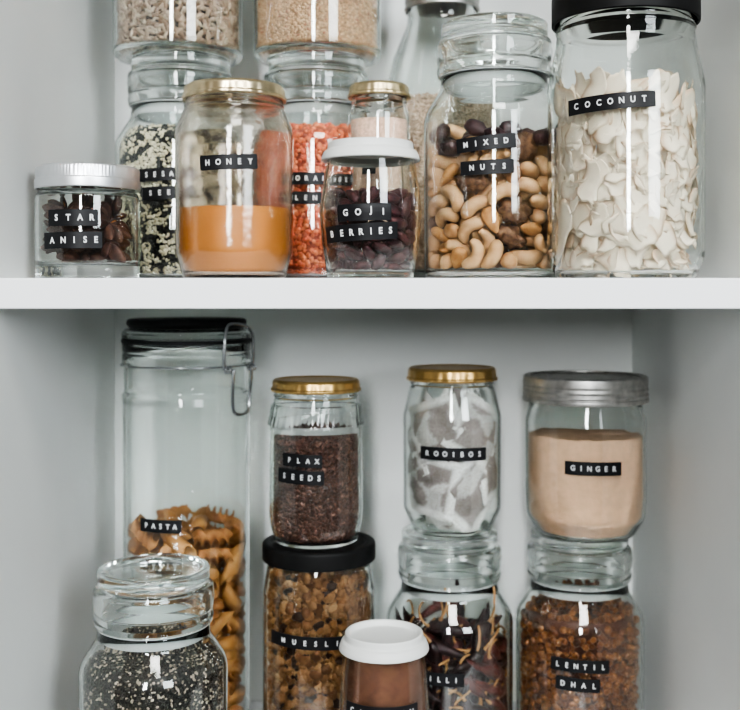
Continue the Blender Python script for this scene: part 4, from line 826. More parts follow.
# ---- red lentils, quinoa jar on it
j = glass_lid_jar('glass-lidded jar of orange lentils between the honey and goji jars', 316.5, .816, ZS)
tape(j, 'ORANGE', 289, 348, 178.5, 12.5, -1, first=298, last=342); tape(j, 'LENTIL', 288, 348, 198, 12.5, -1, first=297, last=342)
pr = clip_prof(j.inn, .1165, .0004)
me = scatter(j, pr, (.0043, .0042, .0020), .0031, [(.72, .17, .07), (.80, .24, .11), (.62, .12, .06), (.34, .08, .05)], [5, 4, 3, 1], ICO, 7, tilt=.4, core_shade=(.30, .06, .03))
tag(link('red_lentils', me, M['seed'], None, j.loc()), 'orange red split lentils filling the jar behind the goji berries', 'lentils', kind='stuff')

j = glass_lid_jar('jar of fine beige grain standing on the orange lentil jar', 317.5, .82, ZS + j.H + .0002)
pr = clip_prof(j.inn, .115, .0004)
me = scatter(j, pr, (.0023, .0019, .0017), .0017, [(.60, .39, .23), (.66, .46, .29), (.50, .31, .18), (.40, .18, .11)], [4, 4, 3, .5], ICO, 8, core_shade=(.32, .21, .13))
tag(link('beige_grain', me, M['seed'], None, j.loc()), 'fine beige grain in the jar above the orange lentils', 'grain', kind='stuff')

# ---- slim spice jar
j = Jar('spice_jar', 'slim little jar of pinkish powder with worn gold lid behind the goji jar', 379, .755, ZS,
        [(0, .0015), (.017, .0015, .001), (.019, 0, .001), (.0220, 0, .004), (.0223, .118, .006), (.0200, .1240, .002), (.0196, .1252, .001), (.0206, .1268, .0008), (.0197, .1284, .001), (.0197, .1385, .001)],
        [(0, .004), (.0206, .004, .003), (.0206, .1175, .006), (.0183, .1235, .002), (.0180, .1385, .001)], M['glass_plain'], seg=80)
lug_lid(j, .1305, .0094, .0222, M['worn_gold'], 22)
tape(j, '', 362, 376, 168, 12, 0, letters=False)
pr = clip_prof(j.inn, .1139, .0003)
tag(obj('pinkish_powder', core(pr, 0), M['powder_pink'], None, j.loc()), 'pinkish beige ground spice filling the slim gold-lidded jar', 'spice', kind='stuff')

# ---- goji
j = Jar('tulip_jar', 'tulip-shaped glass jar of goji berries with white plastic lid', 370.5, .69, ZS,
        [(0, .0016), (.022, .0016, .001), (.0245, 0, .001), (.0282, 0, .005), (.0320, .022, .02), (.0339, .044, .022), (.0305, .068, .02), (.0288, .0785, .004), (.0286, .0815, .001), (.0274, .0815, .0005)],
        [(0, .0045), (.0262, .0045, .004), (.0300, .022, .02), (.0318, .044, .022), (.0284, .068, .02), (.0266, .0785, .004), (.0264, .0815, .0004)], M['glass'])
plastic_lid(j, .0895, .0325)
tape(j, 'GOJI', 338, 391, 212, 17, 1.5, first=346, last=383); tape(j, 'BERRIES', 327, 397, 232, 17, 3.0, first=333, last=390)
gm = [mesh_from(*m_goji(1.0, 1.0)), mesh_from(*m_goji(1.08, 4.0))]
for g in gm: g.materials.append(M['goji'])
for k, pos, q in decode(GOJI):
    if not kept('goji'): continue
    sc_ = (prof_interp(j.inn, min(.06, max(.006, pos.z + .005))) - .0004) / .0280
    o = link('goji_berry', gm[int(k[-1])], None, None, Vector(j.loc()) + Vector((pos.x * sc_ * .995, pos.y * sc_ * .995, pos.z + .0047)))
    o.rotation_mode = 'QUATERNION'; o.rotation_quaternion = q
    tag(o, 'wrinkled dark red dried goji berry inside the tulip jar', 'berry', 'goji berries in the tulip jar'); BUILT['goji'].append(o)

# ---- tall bottle at the back
j = Jar('glass_bottle', 'tall dark-capped glass bottle at the back of the shelf', 442, .862, ZS,
        [(0, .003), (.036, .003, .002), (.040, 0, .002), (.0470, 0, .008), (.0475, .150, .03), (.0400, .183, .02), (.0290, .210, .02), (.0280, .2225, .002), (.0280, .232, .001)],
        [(0, .007), (.0435, .007, .006), (.0440, .150, .028), (.0365, .182, .02), (.0255, .210, .02), (.0245, .232, .001)], M['glass_lid'], cat='bottle')
p = fillet([(0, .232), (.0288, .232), (.0288, .2215, .0005), (.0312, .2212, .0015), (.0310, .2240, .001), (.0298, .2255, .001), (.0306, .228, .001), (.0306, .238, .003), (0, .238)], 5)
j.part('cap', lathe(p, 96), M['zinc'], 'dark grey metal cap')
pr = clip_prof(j.inn, .147, .0004)
me = scatter(j, pr, (.0024, .0020, .0017), .0019, [(.62, .47, .35), (.68, .53, .40), (.55, .40, .29)], [1, 1, 1], ICO, 9, core_shade=(.34, .25, .18))
tag(link('pale_grain', me, M['seed'], None, j.loc()), 'pale beige grain in the tall bottle at the back', 'grain', kind='stuff')

# ---- mixed nuts
j = glass_lid_jar('glass-lidded jar of mixed nuts beside the coconut jar', 494, .746, ZS, 1.017)
tape(j, 'MIXED', 457, 516, 142.5, 14.5, 5.0, first=466, last=506); tape(j, 'NUTS', 461, 514, 167, 14.5, 2.0, first=472, last=504)
KM = {'cashew': (m_cashew(.9), 'cashew', 'cashew_nut', 'curved cream cashew nut inside the mixed nuts jar', 'nut', 'cashews in the mixed nuts jar'),
      'cashew2': (m_cashew(1.0, 3.0), 'cashew', 'cashew_nut', 'curved cream cashew nut inside the mixed nuts jar', 'nut', 'cashews in the mixed nuts jar'),
      'hazelnut': (m_hazelnut(.92), 'hazelnut', 'hazelnut', 'round blanched hazelnut inside the mixed nuts jar', 'nut', 'hazelnuts in the mixed nuts jar'),
      'almond': (m_almond(.92), 'almond', 'almond', 'brown skinned almond inside the mixed nuts jar', 'nut', 'almonds in the mixed nuts jar'),
      'walnut': (m_walnut(.95), 'walnut', 'walnut_piece', 'dark wrinkled walnut piece inside the mixed nuts jar', 'nut', 'walnut pieces in the mixed nuts jar'),
      'raisin': (m_raisin(1.1), 'raisin', 'raisin', 'dark wrinkled raisin inside the mixed nuts jar', 'raisin', 'raisins in the mixed nuts jar')}
KMe = {}
for k, v in KM.items():
    KMe[k] = mesh_from(*v[0]); KMe[k].materials.append(M[v[1]])
for k, pos, q in decode(NUTS):
    if pos.z > .0965: continue
    if pos.z > .083 and (pos.x * 7000 + pos.y * 3000) % 5 < 3.4: k = 'raisin'
    if not kept('nuts'): continue
    v = KM[k]
    o = link(v[2], KMe[k], None, None, Vector(j.loc()) + Vector((pos.x * 1.02, pos.y * 1.02, pos.z + .0064))); o.rotation_mode = 'QUATERNION'; o.rotation_quaternion = q
    tag(o, v[3], v[4], v[5]); BUILT['nuts'].append(o)

# ---- coconut
j = Jar('screw_top_jar', 'large glass jar of coconut flakes with black lid', 625, .68, ZS,
        [(0, .0025), (.032, .0025, .002), (.036, 0, .002), (.0440, 0, .006), (.0496, .014, .012), (.0498, .124, .03), (.0445, .150, .012), (.0436, .158, .002), (.0446, .160, .001), (.0436, .162, .001), (.0432, .178, .001)],
        [(0, .0035), (.0420, .0035, .006), (.0472, .016, .010), (.0474, .123, .028), (.0420, .149, .012), (.0408, .178, .001)], M['glass'])
plain_lid(j, .1640, .0200, .0470, M['black_lid'])
tape(j, 'COCONUT', 569, 655.5, 101.5, 16, 2.6, first=577, last=644)
rnd = random.Random(11); a0 = -math.atan2(j.X, j.Y)
fl = [mesh_from(*m_flake(k)) for k in range(5)]
for k, g in enumerate(fl): flake_colour(g, k)
for g in fl: g.materials.append(M['flake'])
def bent_flake(seed, R, tiltz):
    """a flake pressed flat on the inside of the glass: bent to radius R about its own vertical"""
    v, f = m_flake(seed); out = []; low = min(p.z for p in v)
    c, s = math.cos(tiltz), math.sin(tiltz)
    for p in v:
        x, z, y = p.x * c - p.y * s, p.x * s + p.y * c, (p.z - low) * .28
        a = x / R; rr = R - .0042 - y
        out.append(Vector((rr * math.sin(a), -rr * math.cos(a) + R - .004, z)))
    return mesh_from(out, f)
BF = []
for k in range(20):
    m_ = bent_flake(k, .0470, k * PI * 3 / 20 + rnd.uniform(-.15, .15)); m_.materials.append(M['flake']); flake_colour(m_, k + 9); BF.append(m_)
def put_flake(me, th, r, z, rot=None):
    if not kept('coconut'): return
    o = link('coconut_flake', me, None, None, Vector(j.loc()) + Vector((r * math.sin(th), -r * math.cos(th), z)))
    o.rotation_euler = rot if rot else (0, 0, th)
    tag(o, 'thin white coconut flake inside the large black-lidded jar', 'coconut flake', 'coconut flakes in the large jar'); BUILT['coconut'].append(o)
nf = 0
for layer, (cnt, rr) in enumerate([(120, .0458), (84, .0415), (22, .035)]):
    rows = 10 if layer == 0 else 7 if layer == 1 else 5
    for i in range(cnt):
        row = i % rows; z = .0175 + row * (.106 / rows) + rnd.uniform(-.004, .004)
        per = cnt // rows + 1
        th = a0 + ((i // rows + .5 + rnd.uniform(-.35, .35) + .5 * (row % 2)) / per - .5) * 3.9
        rz = rr + rnd.uniform(-.0022, .0004)
        if z < .026: rz -= .0045
        if z > .112: rz -= .002
        put_flake(rnd.choice(BF), th, rz, z, (rnd.uniform(-.06, .06), rnd.uniform(-.25, .25), th + rnd.uniform(-.06, .06)))
for i in range(34):   # upright and slanting flakes standing out of the top
    th = rnd.uniform(0, 2 * PI); r = .026 * math.sqrt(rnd.random())
    put_flake(rnd.choice(fl), th, r, .112 + rnd.uniform(-.008, .006), (rnd.uniform(.4, 1.5), rnd.uniform(-1.2, 1.2), rnd.uniform(0, 6)))
for i in range(40):   # curled pieces round the foot of the jar
    th = a0 + rnd.uniform(-1.9, 1.9); r = rnd.uniform(.020, .0245)
    put_flake(rnd.choice(fl), th, r, .0095 + rnd.uniform(0, .008), (rnd.uniform(-.3, .3), rnd.uniform(-.25, .25), th + PI / 2 + rnd.uniform(-.7, .7)))

# =================================================================== LOWER COMPARTMENT
# ---- clip-top pasta jar
j = Jar('clip_top_jar', 'tall clip-top jar of pasta with wire clasp against the back', 187, .83, ZF,
        [(0, .003), (.036, .003, .002), (.040, 0, .002), (.0488, 0, .010), (.0497, .274, .006), (.0503, .2795, .003), (.0486, .2830, .003), (.0486, .3020, .002), (.0502, .3045, .002), (.0502, .3110, .002), (.0494, .3125, .001), (.0502, .3140, .001), (.0502, .3195, .001), (.0478, .3195, .0005)],
        [(0, .008), (.0468, .008, .008), (.0470, .274, .004), (.0459, .2835, .003), (.0459, .3020, .002), (.0476, .3050, .002), (.0476, .3195, .001)], M['glass'])
lid = j.part('lid', lathe(fillet([(0, .3290), (.0470, .3290, .003), (.0480, .3234, .0005), (.0504, .3234, .001), (.0504, .3285, .003), (.0475, .3316, .002), (0, .3316)], 6), 112), M['glass_lid'], 'clear glass lid with an added black disc for dark refraction')
j.part('gasket', ring([(.0478, .3198, .0005), (.0508, .3198, .001), (.0508, .3231, .001), (.0478, .3231, .0005)]), M['black_rubber_refraction'], 'dark rubber gasket')
obj('lid_refraction_dark', lathe(fillet([(0, .3317), (.0445, .3318, .001), (.0468, .3345, .001), (.0468, .3378, .002), (.0445, .3390, .003), (0, .3390)], 6), 96), M['black_rubber_refraction'], lid)  # added black disc painting the dark refraction of the glass lid
tape(j, 'PASTA', 141, 181.5, 526.5, 13, -.5, first=147, last=175)
W = []
thc = 1.02
def cw(u, z, out=0.0, R=.0515):
    a = thc + u / R
    return ((R + out) * math.sin(a), -(R + out) * math.cos(a), z)
wr = .0014
# hinge bail over the lid
path = [cw(-.0165, .3010, .003), cw(-.0168, .3120, .0035), cw(-.0160, .3255, .0035), cw(-.0130, .3320, .001), cw(-.006, .3350, -.004), cw(.004, .3350, -.004), cw(.012, .3330, .0), cw(.0152, .3270, .0035), cw(.0160, .3130, .0038), cw(.0168, .3010, .003)]
def smooth_path(p, n=5):
    out = []
    for i in range(len(p) - 1):
        p0, p1, p2, p3 = [Vector(p[max(0, min(len(p) - 1, k))]) for k in (i - 1, i, i + 1, i + 2)]
        for k in range(n):
            t = k / n; out.append(.5 * ((2*p1) + (p2 - p0) * t + (2*p0 - 5*p1 + 4*p2 - p3) * t*t + (3*p1 - p0 - 3*p2 + p3) * t**3))
    return out + [Vector(p[-1])]
clip = j.part('wire_clasp', tube(smooth_path(path), wr, 8), M['steel'], 'bent steel wire clasp')
coil = []
for k in range(40):
    a = k / 39 * 4 * PI; coil.append(cw(-.0165 + .0075 * k / 39, .3010 + .0022 * math.sin(a), .003 + .0022 * math.cos(a)))
obj('spring_coil', tube(coil, .0012, 8), M['steel'], clip)
coil = []
for k in range(40):
    a = k / 39 * 4 * PI; coil.append(cw(.0105 + .0075 * k / 39, .3015 + .0022 * math.sin(a), .003 + .0022 * math.cos(a)))
obj('spring_coil', tube(coil, .0012, 8), M['steel'], clip)
path = [cw(-.0095, .3015, .005), cw(-.0100, .2900, .0045), cw(-.0090, .2760, .003), cw(-.0075, .2690, .003), cw(-.003, .2665, .0032), cw(.005, .2668, .0032), cw(.0098, .2700, .003), cw(.0112, .2800, .003), cw(.0108, .2930, .0045), cw(.0105, .3015, .005)]
j.part('clasp_lever', tube(smooth_path(path), wr, 8), M['steel'], 'looped steel wire lever')
band = [((.0502 + .0008) * math.sin(t), -(.0502 + .0008) * math.cos(t), .3030) for t in [2 * PI * k / 96 for k in range(96)]]
j.part('wire_band', tube(band, .0008, 7, True), M['steel'], 'steel wire band round the neck')
pm = {'penne': (mesh_from(*m_penne()), 'penne', 'hollow ridged golden pasta tube inside the clip-top jar', 'pasta tubes in the clip-top jar'),
      'fusilli': (mesh_from(*m_fusilli()), 'fusilli', 'twisted golden pasta spiral inside the clip-top jar', 'pasta spirals in the clip-top jar')}
pm['penne'][0].materials.append(M['pasta']); pm['fusilli'][0].materials.append(M['pasta_dark'])
for k, pos, q in decode(PASTA):
    if pos.z > .172: continue
    if not kept('pasta'): continue
    v = pm[k]; o = link(v[1], v[0], None, None, Vector(j.loc()) + Vector((pos.x * 1.01, pos.y * 1.01, pos.z + .0082))); o.rotation_mode = 'QUATERNION'; o.rotation_quaternion = q
    tag(o, v[2], 'pasta', v[3]); BUILT['pasta'].append(o)

# ---- muesli jar with flax jar on it
j = Jar('screw_top_jar', 'jar of muesli with black lid under the flax seed jar', 319, .80, ZF,
        [(0, .0025), (.030, .0025, .002), (.034, 0, .002), (.0415, 0, .008), (.0427, .012, .008), (.0427, .133, .016), (.0395, .1530, .006), (.0385, .158, .001), (.0385, .168, .001)],
        [(0, .006), (.0398, .006, .006), (.0403, .133, .014), (.0368, .153, .006), (.0360, .168, .001)], M['glass'])
plain_lid(j, .1575, .0135, .0430, M['black_lid'])
tape(j, 'MUESLI', 272, 346, 643.5, 13, -1.5, first=284, last=337)
pr = clip_prof(j.inn, .150, .0005)
me = scatter(j, pr, (.0076, .0060, .0042), .0040, [(.17, .075, .027), (.22, .11, .045), (.12, .05, .018), (.30, .165, .075), (.028, .013, .009)], [4, 4, 3, 1.5, 1.6], clumpy(2), 14, tilt=.6, jit=.45, core_shade=(.10, .045, .02), bumpy=.00035)
tag(link('muesli', me, M['rough_food'], None, j.loc()), 'toasted golden oat muesli filling the black-lidded jar', 'muesli', kind='stuff')

zt = .1712
def band_mod(th, z, r):
    if .0885 < z < .1033 and r > .0339: return 1 + .022 * (abs(math.sin(19 * th + z * 380)) - .5)
    return 1
j = Jar('screw_top_jar', 'gold-lidded jar of flax seeds standing on the muesli jar', 316, .80, zt,
        [(0, .0008), (.025, .0008, .0006), (.028, 0, .001), (.0315, 0, .004), (.0350, .013, .010), (.0358, .022, .01), (.0350, .084, .006), (.0354, .0875, .001), (.0366, .0890, .001), (.0350, .0960, .002), (.0342, .1035, .001), (.0328, .1045, .002), (.0318, .1090, .001), (.0330, .1105, .001), (.0316, .1120, .001), (.0312, .121, .001)],
        [(0, .0026), (.0300, .0026, .004), (.0328, .0135, .010), (.0336, .022, .01), (.0328, .084, .006), (.0326, .100, .006), (.0300, .109, .002), (.0292, .121, .001)], M['glass'], rmod=band_mod)
lug_lid(j, .1135, .0094, .0337, M['gold'])
tape(j, 'FLAX', 283.5, 322, 461, 13, -1.5, first=290, last=317); tape(j, 'SEEDS', 279, 324, 477.5, 14, -2.0, first=285, last=319)
pr = clip_prof(j.inn, .079, .0004)
me = scatter(j, pr, (.0044, .0024, .0013), .0022, [(.085, .036, .024), (.115, .050, .033), (.06, .025, .017), (.21, .11, .08)], [4, 4, 3, 1.3], ICO, 15, tilt=.4, core_shade=(.045, .02, .014))
tag(link('flax_seeds', me, M['seed_shiny'], None, j.loc()), 'brown flax seeds filling the gold-lidded jar', 'seeds', kind='stuff')

# ---- chilli jar with rooibos jar on it
j = glass_lid_jar('glass-lidded jar of dried chillies under the tea bag jar', 449.5, .83, ZF)
tape(j, 'CHILLI', 407, 464, 679, 13, -1.0, first=414, last=456)
rnd = random.Random(21)
def m_chilli(seed, R=.0465):
    rd = random.Random(seed); L = rd.uniform(.030, .055); r0 = rd.uniform(.0042, .0064); ang = rd.uniform(-1.3, 1.3); cur = rd.uniform(-.9, .9)
    n = 16; path, rad = [], []
    x = y = 0.0; a = ang
    for i in range(n):
        t = i / (n - 1); path.append((x, y)); a += cur / n; x += math.cos(a) * L / n; y += math.sin(a) * L / n
        rad.append(max(.0006, r0 * (min(1, t * 5 + .35)) * (1 - t ** 1.8 * .9) * (1 + .12 * math.sin(9 * t + seed))))
    mx, my = path[n // 2]
    def onwall(x, y, r): return Vector(((R - r) * math.sin((x - mx) / R), -(R - r) * math.cos((x - mx) / R) + R * .8, y - my))
    body = tube([onwall(x, y, r * 1.05) for (x, y), r in zip(path, rad)], rad, 10)
    st = []; x, y = path[0]; a = ang + PI; c2 = rd.uniform(-2.6, 2.6); Ls = rd.uniform(.014, .034)
    for i in range(9): st.append(onwall(x, y, .0016 + .0015 * (1 - i / 8))); a += c2 / 9; x += math.cos(a) * Ls / 9; y += math.sin(a) * Ls / 9
    stem = tube(st, [.0011 + .0007 * (i == 0) - .0003 * (i / 8) for i in range(9)], 7)
    return body, stem
CH = []
for k in range(10):
    b, s = m_chilli(k); bm_, sm_ = mesh_from(*b), mesh_from(*s); bm_.materials.append(M['chilli_red' if k % 4 == 0 else 'chilli']); sm_.materials.append(M['stem']); CH.append((bm_, sm_))
a0 = -math.atan2(j.X, j.Y)
for layer, cnt in enumerate((84, 44, 20)):
    for i in range(cnt):
        th = a0 + ((i * .618034) % 1 - .5) * (6.2 if layer == 0 else 4.0); z = .020 + ((i + .5) / cnt) * .078 + rnd.uniform(-.006, .006)
        k = rnd.randrange(10); r = .8 * .0465 - layer * .0095 - rnd.uniform(0, .002)
        r -= max(0, z - .084) * .5
        turn = rnd.choice((0, PI))
        if not kept('chilli'): continue
        o = empty('dried_chilli', Vector(j.loc()) + Vector((r * math.sin(th), -r * math.cos(th), z))); o.rotation_euler = (0, turn, th)
        tag(o, 'dark red dried chilli inside the jar under the tea bags', 'chilli', 'dried chillies in the glass-lidded jar'); BUILT['chilli'].append(o)
        link('chilli_pod', CH[k][0], None, o); link('stem', CH[k][1], None, o)['label'] = 'tan dried stem'

j = Jar('screw_top_jar', 'gold-lidded jar of tea bags standing on the chilli jar', 452, .83, j.H + ZF + .0002,
        [(0, .002), (.024, .002, .002), (.027, 0, .002), (.0305, 0, .005), (.0384, .018, .012), (.0388, .091, .022), (.0335, .1125, .006), (.0325, .1145, .001), (.0335, .1160, .001), (.0325, .1175, .001), (.0322, .127, .001)],
        [(0, .0032), (.0290, .0032, .005), (.0362, .0185, .010), (.0366, .090, .020), (.0312, .1125, .006), (.0300, .127, .001)], M['glass'])
lug_lid(j, .1182, .0104, .0352, M['gold'])
tape(j, 'ROOIBOS', 421, 485.6, 454.5, 13, -.8, first=428, last=479)
def tea_mat():
    m, nt, out = make_mat('tea_bag_paper'); b = nt.nodes.new('ShaderNodeBsdfPrincipled'); b.inputs['Roughness'].default_value = .75; b.inputs['Specular IOR Level'].default_value = .15
    a = nt.nodes.new('ShaderNodeAttribute'); a.attribute_name = 'col'; tc = nt.nodes.new('ShaderNodeTexCoord'); n = nt.nodes.new('ShaderNodeTexNoise'); n.inputs['Scale'].default_value = 900; n.inputs['Detail'].default_value = 3
    nt.links.new(tc.outputs['Object'], n.inputs['Vector']); r = nt.nodes.new('ShaderNodeValToRGB'); r.color_ramp.elements[0].position = .35; r.color_ramp.elements[0].color = (.72, .68, .66, 1); r.color_ramp.elements[1].position = .62
    nt.links.new(n.outputs[0], r.inputs[0]); mx = nt.nodes.new('ShaderNodeMix'); mx.data_type = 'RGBA'; mx.blend_type = 'MULTIPLY'; mx.inputs[0].default_value = 1
    nt.links.new(a.outputs[0], mx.inputs[6]); nt.links.new(r.outputs[0], mx.inputs[7]); nt.links.new(mx.outputs[2], b.inputs['Base Color'])
    nt.links.new(b.outputs[0], out.inputs[0]); return m
TEA = tea_mat()
def m_teabag(seed, R, rot):
    rd = random.Random(seed); nu, nv = 26, 26; w, h = .052, .046; V, C = [], []
    c, s = math.cos(rot), math.sin(rot)
    fold = rd.uniform(.3, .8); fa = rd.uniform(0, 6)
    for side in (0, 1):
        for i in range(nu):
            for k in range(nv):
                u, v = i / (nu-1) * 2 - 1, k / (nv-1) * 2 - 1
                bul = max(0, (1 - abs(u) ** 3) * (1 - abs(v) ** 3)) ** .5
                cr = abs(math.sin(3.1 * (u * math.cos(fa) + v * math.sin(fa)) + seed)) ** 2 * fold + .5 * noise.noise(Vector((u * 2.3, v * 2.3, seed))) + .25 * noise.noise(Vector((u * 6, v * 6, seed + 9)))
                d = .0004 + .0030 * abs(cr) + (.0 if side == 0 else .0062 * bul + .0004)
                if side == 0: d += .0016 * (1 - bul)
                x, z = u * w / 2, v * h / 2; x, z = x * c - z * s, x * s + z * c
                a = x / R; rr = R - d
                V.append(Vector((rr * math.sin(a), -rr * math.cos(a) + R * .7, z)))
                e = max(abs(u), abs(v)); t = min(1, max(0, (.80 - e) / .10)); t *= .55 + .45 * (noise.noise(Vector((u * 1.4, v * 1.4, seed * 2.0))) > -.15)
                g = .12 + .09 * noise.noise(Vector((u * 3, v * 3, seed)))
                C.append([.82 * (1 - t) + (g + .16) * t, .82 * (1 - t) + (g + .125) * t, .80 * (1 - t) + (g + .11) * t])
    F = []; o = nu * nv
    for i in range(nu - 1):
        for k in range(nv - 1):
            a = i * nv + k; F.append((a, a + nv, a + nv + 1, a + 1)); F.append((o + a, o + a + 1, o + a + nv + 1, o + a + nv))
        a = i * nv; F.append((a, o + a, o + a + nv, a + nv)); a += nv - 1; F.append((a, a + nv, o + a + nv, o + a))
    for k in range(nv - 1):
        F.append((k, k + 1, o + k + 1, o + k)); a = (nu - 1) * nv + k; F.append((a, o + a, o + a + 1, a + 1))
    me = mesh_from(V, F); at = me.attributes.new('col', 'FLOAT_COLOR', 'POINT'); at.data.foreach_set('color', np.array([c_ + [1] for c_ in C], np.float32).ravel()); me.materials.append(TEA); return me
a0 = -math.atan2(j.X, j.Y)
for k, (dth, z, rot, lay) in enumerate([(-.45, .082, .30, 0), (.70, .080, -.5, 0), (-.60, .040, -.20, 0), (.50, .034, .85, 0), (1.35, .052, .2, 0), (-1.45, .060, .4, 0), (.12, .060, .15, .35), (-1.0, .080, 1.0, 1), (.9, .045, .6, 1), (-.2, .030, -.8, 1), (.2, .088, .9, 1), (-1.2, .030, .1, 1), (1.4, .085, .7, 1), (0, .05, .4, 2), (.8, .07, .2, 2), (-.8, .06, 1.2, 2)]):
    R_ = prof_interp(j.inn, min(z, .088)) - .0006
    m_ = m_teabag(k, R_, rot); r = R_ * .7 - lay * .0105
    if z > .084: r -= .0015
    if z < .036: r -= .0015
    T = Matrix.Translation((r * math.sin(a0 + dth), -r * math.cos(a0 + dth), z)) @ Euler((.10 if z < .036 else (-.05 if z > .084 else 0), 0, a0 + dth)).to_matrix().to_4x4()
    m_.transform(T); cen = Vector((r * .8 * math.sin(a0 + dth), -r * .8 * math.cos(a0 + dth), z))
    for v in m_.vertices:
        v.co.z = min(.112, max(.0040, v.co.z)); lim = prof_interp(j.inn, v.co.z) - .0004; q = math.hypot(v.co.x, v.co.y)
        if q > lim: v.co.x *= lim / q; v.co.y *= lim / q
        v.co -= cen
    o = link('tea_bag', m_, None, None, Vector(j.loc()) + cen)
    tag(o, 'crumpled white paper tea bag inside the gold-lidded jar', 'tea bag', 'tea bags in the gold-lidded jar')

# ---- lentil dhal jar with ginger jar on it
j = glass_lid_jar('glass-lidded jar of brown orange lentils under the ginger jar', 579, .83, ZF)
tape(j, 'LENTIL', 551, 609, 666.5, 13, -1.5, first=558, last=603); tape(j, 'DHAL', 556, 600, 685, 13.5, -2.0, first=563, last=594)
pr = clip_prof(j.inn, .117, .0004)
me = scatter(j, pr, (.0056, .0052, .0046), .0047, [(.19, .068, .018), (.24, .095, .028), (.14, .044, .012), (.065, .02, .007)], [4, 4, 3, 1.5], ICO2, 17, tilt=.5, jit=.15, core_shade=(.08, .025, .012))
tag(link('split_lentils', me, M['seed_shiny'], None, j.loc()), 'amber brown split lentils filling the jar under the ginger', 'lentils', kind='stuff')

j = Jar('screw_top_jar', 'squat jar of ginger powder with grey metal screw band lid', 585, .82, j.H + ZF + .0002,
        [(0, .002), (.030, .002, .002), (.033, 0, .002), (.0370, 0, .006), (.0455, .014, .014), (.0465, .030, .02), (.0465, .088, .012), (.0440, .0985, .004), (.0436, .1015, .001), (.0432, .120, .001)],
        [(0, .0030), (.0355, .0030, .006), (.0432, .0145, .012), (.0441, .030, .02), (.0441, .087, .010), (.0412, .098, .004), (.0405, .120, .001)], M['glass'])
zb = .1028
p = fillet([(.0438, zb, .0004), (.0484, zb, .001), (.0486, zb + .0030, .001), (.0476, zb + .0040, .0008), (.0484, zb + .0058, .001), (.0474, zb + .0078, .0008), (.0483, zb + .0098, .001), (.0476, zb + .0118, .0008), (.0480, zb + .0135, .001), (.0480, zb + .0195, .0022), (.0455, zb + .0205, .001), (.0425, zb + .0203, .0005), (.0425, zb + .0192, .0003), (.0462, zb + .0188, .001), (.0440, zb + .002), (.0438, zb)], 4)
band = j.part('screw_band', lathe(p, 200, lambda th, z, r: 1 + (.004 * math.sin(100 * th) if (z > zb + .0145 and z < zb + .0195 and r > .047) else 0)), M['zinc'], 'dull grey threaded screw band')
j.part('lid_disc', lathe(fillet([(0, zb + .0173), (.0430, zb + .0173, .0004), (.0430, zb + .0186, .0004), (.0380, zb + .0188, .001), (.0365, zb + .0178, .001), (0, zb + .0182)], 4), 96), M['zinc'], 'grey metal lid disc')
tape(j, 'GINGER', 565, 621, 469, 13.5, -.8, first=573, last=614)
pr = clip_prof(j.inn, .0770, .0003)
cv, cf = core(pr, 0, seg=120)
cv = [Vector(v) for v in cv]; zt2 = .0710
for v in cv:
    if v.z > .072: v.z += .0018 * noise.noise(Vector((v.x * 90, v.y * 90, 2))) + .0007 * noise.noise(Vector((v.x * 300, v.y * 300, 5)))
tag(obj('ginger_powder', (cv, cf), M['powder_ginger'], None, j.loc()), 'pale beige ground ginger filling the squat jar', 'spice', kind='stuff')

# ---- chia jar at the front
j = glass_lid_jar('glass-lidded jar of speckled chia seeds in front of the pasta jar', 154, .719, ZF)
pr = clip_prof(j.inn, .113, .0004)
me = scatter(j, pr, (.0024, .0017, .0013), .00165, [(.030, .025, .021), (.055, .046, .038), (.018, .015, .013), (.44, .37, .29)], [4, 4, 3, 2.6], ICO, 19, core_shade=(.03, .028, .025))
tag(link('chia_seeds', me, M['seed_shiny'], None, j.loc()), 'dark grey speckled chia seeds filling the front jar', 'seeds', kind='stuff')

# ---- cinnamon jar at the very front
j = Jar('tulip_jar', 'glass jar of cinnamon with white dished plastic lid in front of the muesli', 384, .72, ZF,
        [(0, .0016), (.021, .0016, .001), (.0235, 0, .001), (.0272, 0, .005), (.0300, .035, .02), (.0312, .068, .03), (.0294, .100, .02), (.0277, .1170, .004), (.0275, .1212, .001), (.0263, .1212, .0005)],
        [(0, .0045), (.0252, .0045, .004), (.0278, .035, .02), (.0290, .068, .03), (.0272, .100, .02), (.0254, .1170, .004), (.0254, .1212, .0004)], M['glass'])
plastic_lid(j, .1275, .0309)
tape(j, 'CINNAMON', 347, 417, 714.5, 14, 0, first=353, last=411)
pr = clip_prof(j.inn, .1130, .0003)
tag(obj('cinnamon_powder', core(pr, 0), M['powder_cinnamon'], None, j.loc()), 'reddish brown ground cinnamon in the white-lidded jar', 'spice', kind='stuff')

# =================================================================== CAMERA AND LIGHT
cam = bpy.data.cameras.new('camera'); co = bpy.data.objects.new('camera', cam); COL.objects.link(co); SC.camera = co
co.location = (0, 0, EZ); co.rotation_euler = (PI / 2, 0, 0)
cam.sensor_width = 36; cam.sensor_fit = 'HORIZONTAL'; cam.lens = 36 * FPX / 740; cam.shift_y = -(355 - HY) / 740; cam.clip_start = .01
cam.dof.use_dof = True; cam.dof.focus_distance = .655; cam.dof.aperture_fstop = 8.0
def area(name, loc, target, sx, sy, power, col):
    l = bpy.data.lights.new(name, 'AREA'); l.shape = 'RECTANGLE'; l.size = sx; l.size_y = sy; l.energy = power; l.color = col
    o = bpy.data.objects.new(name, l); COL.objects.link(o); o.location = loc
    d = Vector(target) - Vector(loc); o.rotation_euler = d.to_track_quat('-Z', 'Y').to_euler(); return o
tgt = (0, .75, .36)
area('window_light', (-.24, -2.0, 1.05), tgt, .24, 1.15, W1P, (.95, .98, 1.0))
